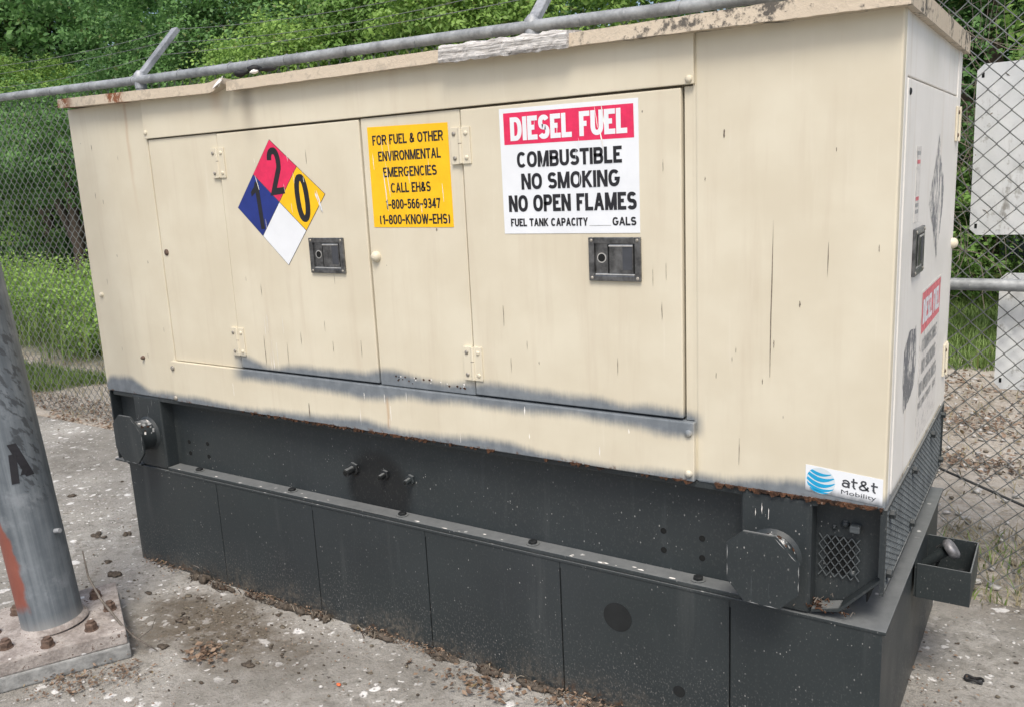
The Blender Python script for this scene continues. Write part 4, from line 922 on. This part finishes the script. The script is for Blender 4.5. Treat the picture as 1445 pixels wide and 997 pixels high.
# tall weeds and grass: nobody could count them
def blades(n, fx, h, wd, rng, lean=.35):
    P = fx(n); n = len(P); a = rng.uniform(0, 2 * np.pi, n); hh = h * rng.uniform(.45, 1.25, n); d = np.stack([np.cos(a), np.sin(a), 0 * a], 1); s_ = np.stack([-np.sin(a), np.cos(a), 0 * a], 1)
    ww = (wd * rng.uniform(.6, 1.3, n))[:, None]; ln = (hh * lean * rng.uniform(.2, 1.6, n))[:, None]; z = np.array([0, 0, 1.])
    b0 = P - s_ * ww; b1 = P + s_ * ww; m0 = P + z * hh[:, None] * .6 + d * ln * .35; tp = P + z * hh[:, None] + d * ln
    V = np.stack([b0, b1, m0 + s_ * ww * .8, m0 - s_ * ww * .8, tp], 1).reshape(-1, 3); o = np.arange(n)[:, None] * 5
    F = np.concatenate([np.concatenate(c, 1) for c in ((o, o + 1, o + 2), (o, o + 2, o + 3), (o + 3, o + 2, o + 4))], 0); T = np.repeat(rng.uniform(0, 1, n), 5)
    return V, F, T
rng = np.random.default_rng(31)
def rect(x0, x1, y0, y1, edge=None):
    def f(n):
        P = np.stack([rng.uniform(x0, x1, n), rng.uniform(y0, y1, n), np.full(n, -.03)], 1)
        w_ = np.sin(P[:, 0] * 2.3) * .12 + np.sin(P[:, 0] * 5.1 + 1) * .08 + np.sin(P[:, 1] * 3.7 + P[:, 0]) * .15
        return P[(P[:, 1] + w_ * 1.5 > y0 + .2)]
    return f
def weeds():
    P = rect(-12.5, -3.2, 2.55, 4.7)(7000); n = len(P); H_ = rng.uniform(.30, .85, n) * np.clip((P[:, 1] - 2.3) / .9, .45, 1.)
    I = np.repeat(np.arange(n), 15); t = rng.uniform(.1, 1, len(I)); C = P[I] + rng.normal(size=(len(I), 3)) * np.array([.07, .07, .03]); C[:, 2] = P[I, 2] + H_[I] * t
    nn = rng.normal(size=(len(I), 3)) * .5; nn[:, 2] += .8; nn /= np.linalg.norm(nn, axis=1, keepdims=True)
    V, F, T = leaf_arrays(C, nn, .046, rng, np.clip(t * .7 + .3 * rng.uniform(0, 1, len(I)), 0, 1)); tag(npmesh('tall_weeds', V, F, 'leafB', T), kind='stuff')
weeds()
def stuff(name, arr, mat): tag(npmesh(name, arr[0], arr[1], mat, arr[2]), kind='stuff')
def join(*A):
    V, F, T, o = [], [], [], 0
    for v, f, t in A: V.append(v); F.append(f + o); T.append(t); o += len(v)
    return np.concatenate(V), np.concatenate(F), np.concatenate(T)
stuff('grass', join(blades(9000, rect(-5.6, -2.3, 1.55, 2.15), .10, .0035, rng), blades(7000, rect(-12, -3, 2.3, 4.8), .42, .006, rng), blades(24000, rect(1.4, 5., 4.9, 8.2), .11, .0045, rng, .6), blades(500, rect(2.9, 4.2, 1.15, 1.75), .06, .003, rng, .8)), 'grass')
stuff('dry_grass', join(blades(1600, rect(-6, -2.2, 1.25, 2.5), .06, .003, rng, 1.5), blades(1500, rect(1.9, 4.5, 1.2, 4.9), .04, .003, rng, 2.), blades(700, rect(2.95, 3.6, 1.12, 1.9), .05, .0025, rng, 2.)), 'straw')
def litter(n, fx, size):
    P = fx(n); n = len(P); P[:, 2] += rng.uniform(.004, .02, n); nn = rng.normal(size=(n, 3)) * .35; nn[:, 2] += 1; nn /= np.linalg.norm(nn, axis=1, keepdims=True)
    return leaf_arrays(P, nn, size, rng, rng.uniform(0, 1, n), 0.)
def spot(cx, cy, sx, sy, z=-.002, a=0.):
    def f(n):
        q = rng.normal(size=(n, 2)) * np.array([sx, sy]); c, s_ = math.cos(a), math.sin(a)
        return np.stack([cx + q[:, 0] * c - q[:, 1] * s_, cy + q[:, 0] * s_ + q[:, 1] * c, np.full(n, z)], 1)
    return f
stuff('leaf_litter', join(litter(3200, rect(-6, -1.9, 1.12, 1.66), .026), litter(1000, spot(2.9, 3.5, .6, .18, -.03), .028), litter(600, spot(3.1, 2.75, .5, .10, -.03), .03), litter(500, spot(3., 4.4, .7, .3, -.03), .034)), 'litter')
base_line = lambda n: np.stack([rng.uniform(.12, 2.75, n), -np.abs(rng.normal(size=n)) * .020 - .002, np.full(n, 0.)], 1)
def clumped(n):
    P = base_line(n); k = np.sin(P[:, 0] * 9.) + np.sin(P[:, 0] * 23 + 1) * .7 + .35
    return P[k > rng.uniform(-.6, 1.2, len(P))]
stuff('base_debris', join(litter(1300, clumped, .011), litter(140, spot(.84, -.58, .05, .03), .012), litter(260, spot(.72, -.70, .07, .05), .013), litter(500, spot(1.1, -.5, .5, .3), .007), litter(500, spot(-.6, .3, .8, .5), .008), litter(120, spot(1.9, -.10, .10, .03), .02), litter(120, spot(2.25, -.06, .10, .02), .02), litter(90, spot(.98, -.38, .04, .03), .022), litter(300, spot(1.2, -.25, .8, .3), .010), litter(120, spot(3.05, .45, .08, .25), .012)), 'litter')
# heaps of dark rootlets and soil washed against the tank's foot
b = MB(); rg = random.Random(9)
for (cx, cy, hw, hh) in ((.50, -.018, .07, .055), (.62, -.025, .05, .035), (.84, -.02, .10, .022), (1.02, -.018, .09, .030), (1.16, -.016, .035, .045), (1.42, -.016, .09, .022), (1.68, -.016, .07, .030), (1.86, -.02, .08, .034), (2.05, -.016, .09, .020), (2.3, -.02, .1, .02)):
    for k in range(7): lump(b, (cx + rg.gauss(0, hw * .5), cy - abs(rg.gauss(0, .008)), hh * rg.uniform(.1, .3)), (hw * rg.uniform(.2, .4), .012, hh * rg.uniform(.25, .5)), 'clod', rg.randint(0, 999), 1., 2)
    for k in range(46):
        x = cx + rg.gauss(0, hw * .5); y = cy - abs(rg.gauss(0, .012)); z = abs(rg.gauss(0, hh * .45)); a = rg.uniform(0, 6.28); l = rg.uniform(.008, .030)
        b.tube([(x, y, z), (x + l * .5 * math.cos(a), y - rg.uniform(0, .008), z + rg.gauss(0, .006)), (x + l * math.cos(a), y - rg.uniform(-.004, .012), max(.001, z + l * .6 * math.sin(a)))], rg.uniform(.0007, .0018), rg.choice(('rust', 'clod', 'twig', 'vine')), 4, False)
for k in range(200):
    x = rg.gauss(.85, .30); y = rg.gauss(-.19, .10)
    if y > -.02 or (x < .74 and y < -.3): continue
    r = rg.uniform(.002, .006) if k % 9 else rg.uniform(.007, .013)
    lump(b, (x, y, 0), (r * rg.uniform(.8, 1.8), r * rg.uniform(.7, 1.2), r * rg.uniform(.3, .6)), rg.choice(('clod', 'soil', 'soil')), rg.randint(0, 999), 1., 1)
tag(b.build('soil_heaps'), kind='stuff')
# pebbles and clods
b = MB(); rg = random.Random(4)
def peb(x, y, r, m, z=0, seed=0): lump(b, (x, y, z + r * .25), (r * rg.uniform(.8, 1.4), r * rg.uniform(.7, 1.2), r * .6), m, seed, 1., 1)
for k in range(300):
    u = rg.random(); x, y = (rg.uniform(-2.5, .3), rg.uniform(-.6, 1.15)) if u < .45 else ((rg.uniform(.3, 2.6), rg.uniform(-1.0, -.02)) if u < .85 else (rg.uniform(2.9, 3.6), rg.uniform(.1, 1.15)))
    if .22 < x < .75 and -.9 < y < -.3: continue
    peb(x, y, rg.uniform(.002, .008), rg.choice(('clod', 'soil', 'stone')), 0, k)
for k in range(900):
    peb(rg.uniform(1.9, 4.2), rg.uniform(1.2, 4.8), rg.uniform(.005, .018), 'stone' if rg.random() < .85 else 'soil', -.03, k)
tag(b.build('pebbles'), kind='stuff')
clods = ((-.95, .30, .03), (-.32, .05, .034), (-.22, .12, .022), (.12, -.16, .036), (-.02, -.10, .024), (.80, -.42, .026), (1.16, -.36, .024), (.70, -.27, .03))
for i, (x, y, r) in enumerate(clods):
    b = MB()
    for q in range(5): lump(b, (random.gauss(0, r * .45), random.gauss(0, r * .3), r * .1), (r * random.uniform(.3, .6), r * random.uniform(.2, .45), r * random.uniform(.12, .28)), 'clod', i * 9 + q, 1., 2)
    o = b.build('dirt_clod'); o.location = (x, y, 0)
    tag(o, 'small dark clod of dirt lying on the bird-spattered slab near the generator', 'dirt clod', 'dark clods scattered on the slab')
b = MB(); lump(b, (0, 0, .003), (.010, .006, .003), 'orange', 77, 1., 2); o = b.build('plastic_scrap'); o.location = (1.50, -.30, 0); tag(o, 'tiny orange scrap on the slab in front of the tank', 'scrap')
b = MB(); b.tube([(.024 * math.cos(t), .013 * math.sin(t), .006 + .004 * math.sin(3 * t)) for t in np.linspace(0, 5.8, 16)], .004, 'rubber', 6); o = b.build('rubber_loop'); o.location = (3.165, .62, 0); tag(o, 'small black rubber loop lying on the slab right of the tank', 'loop')
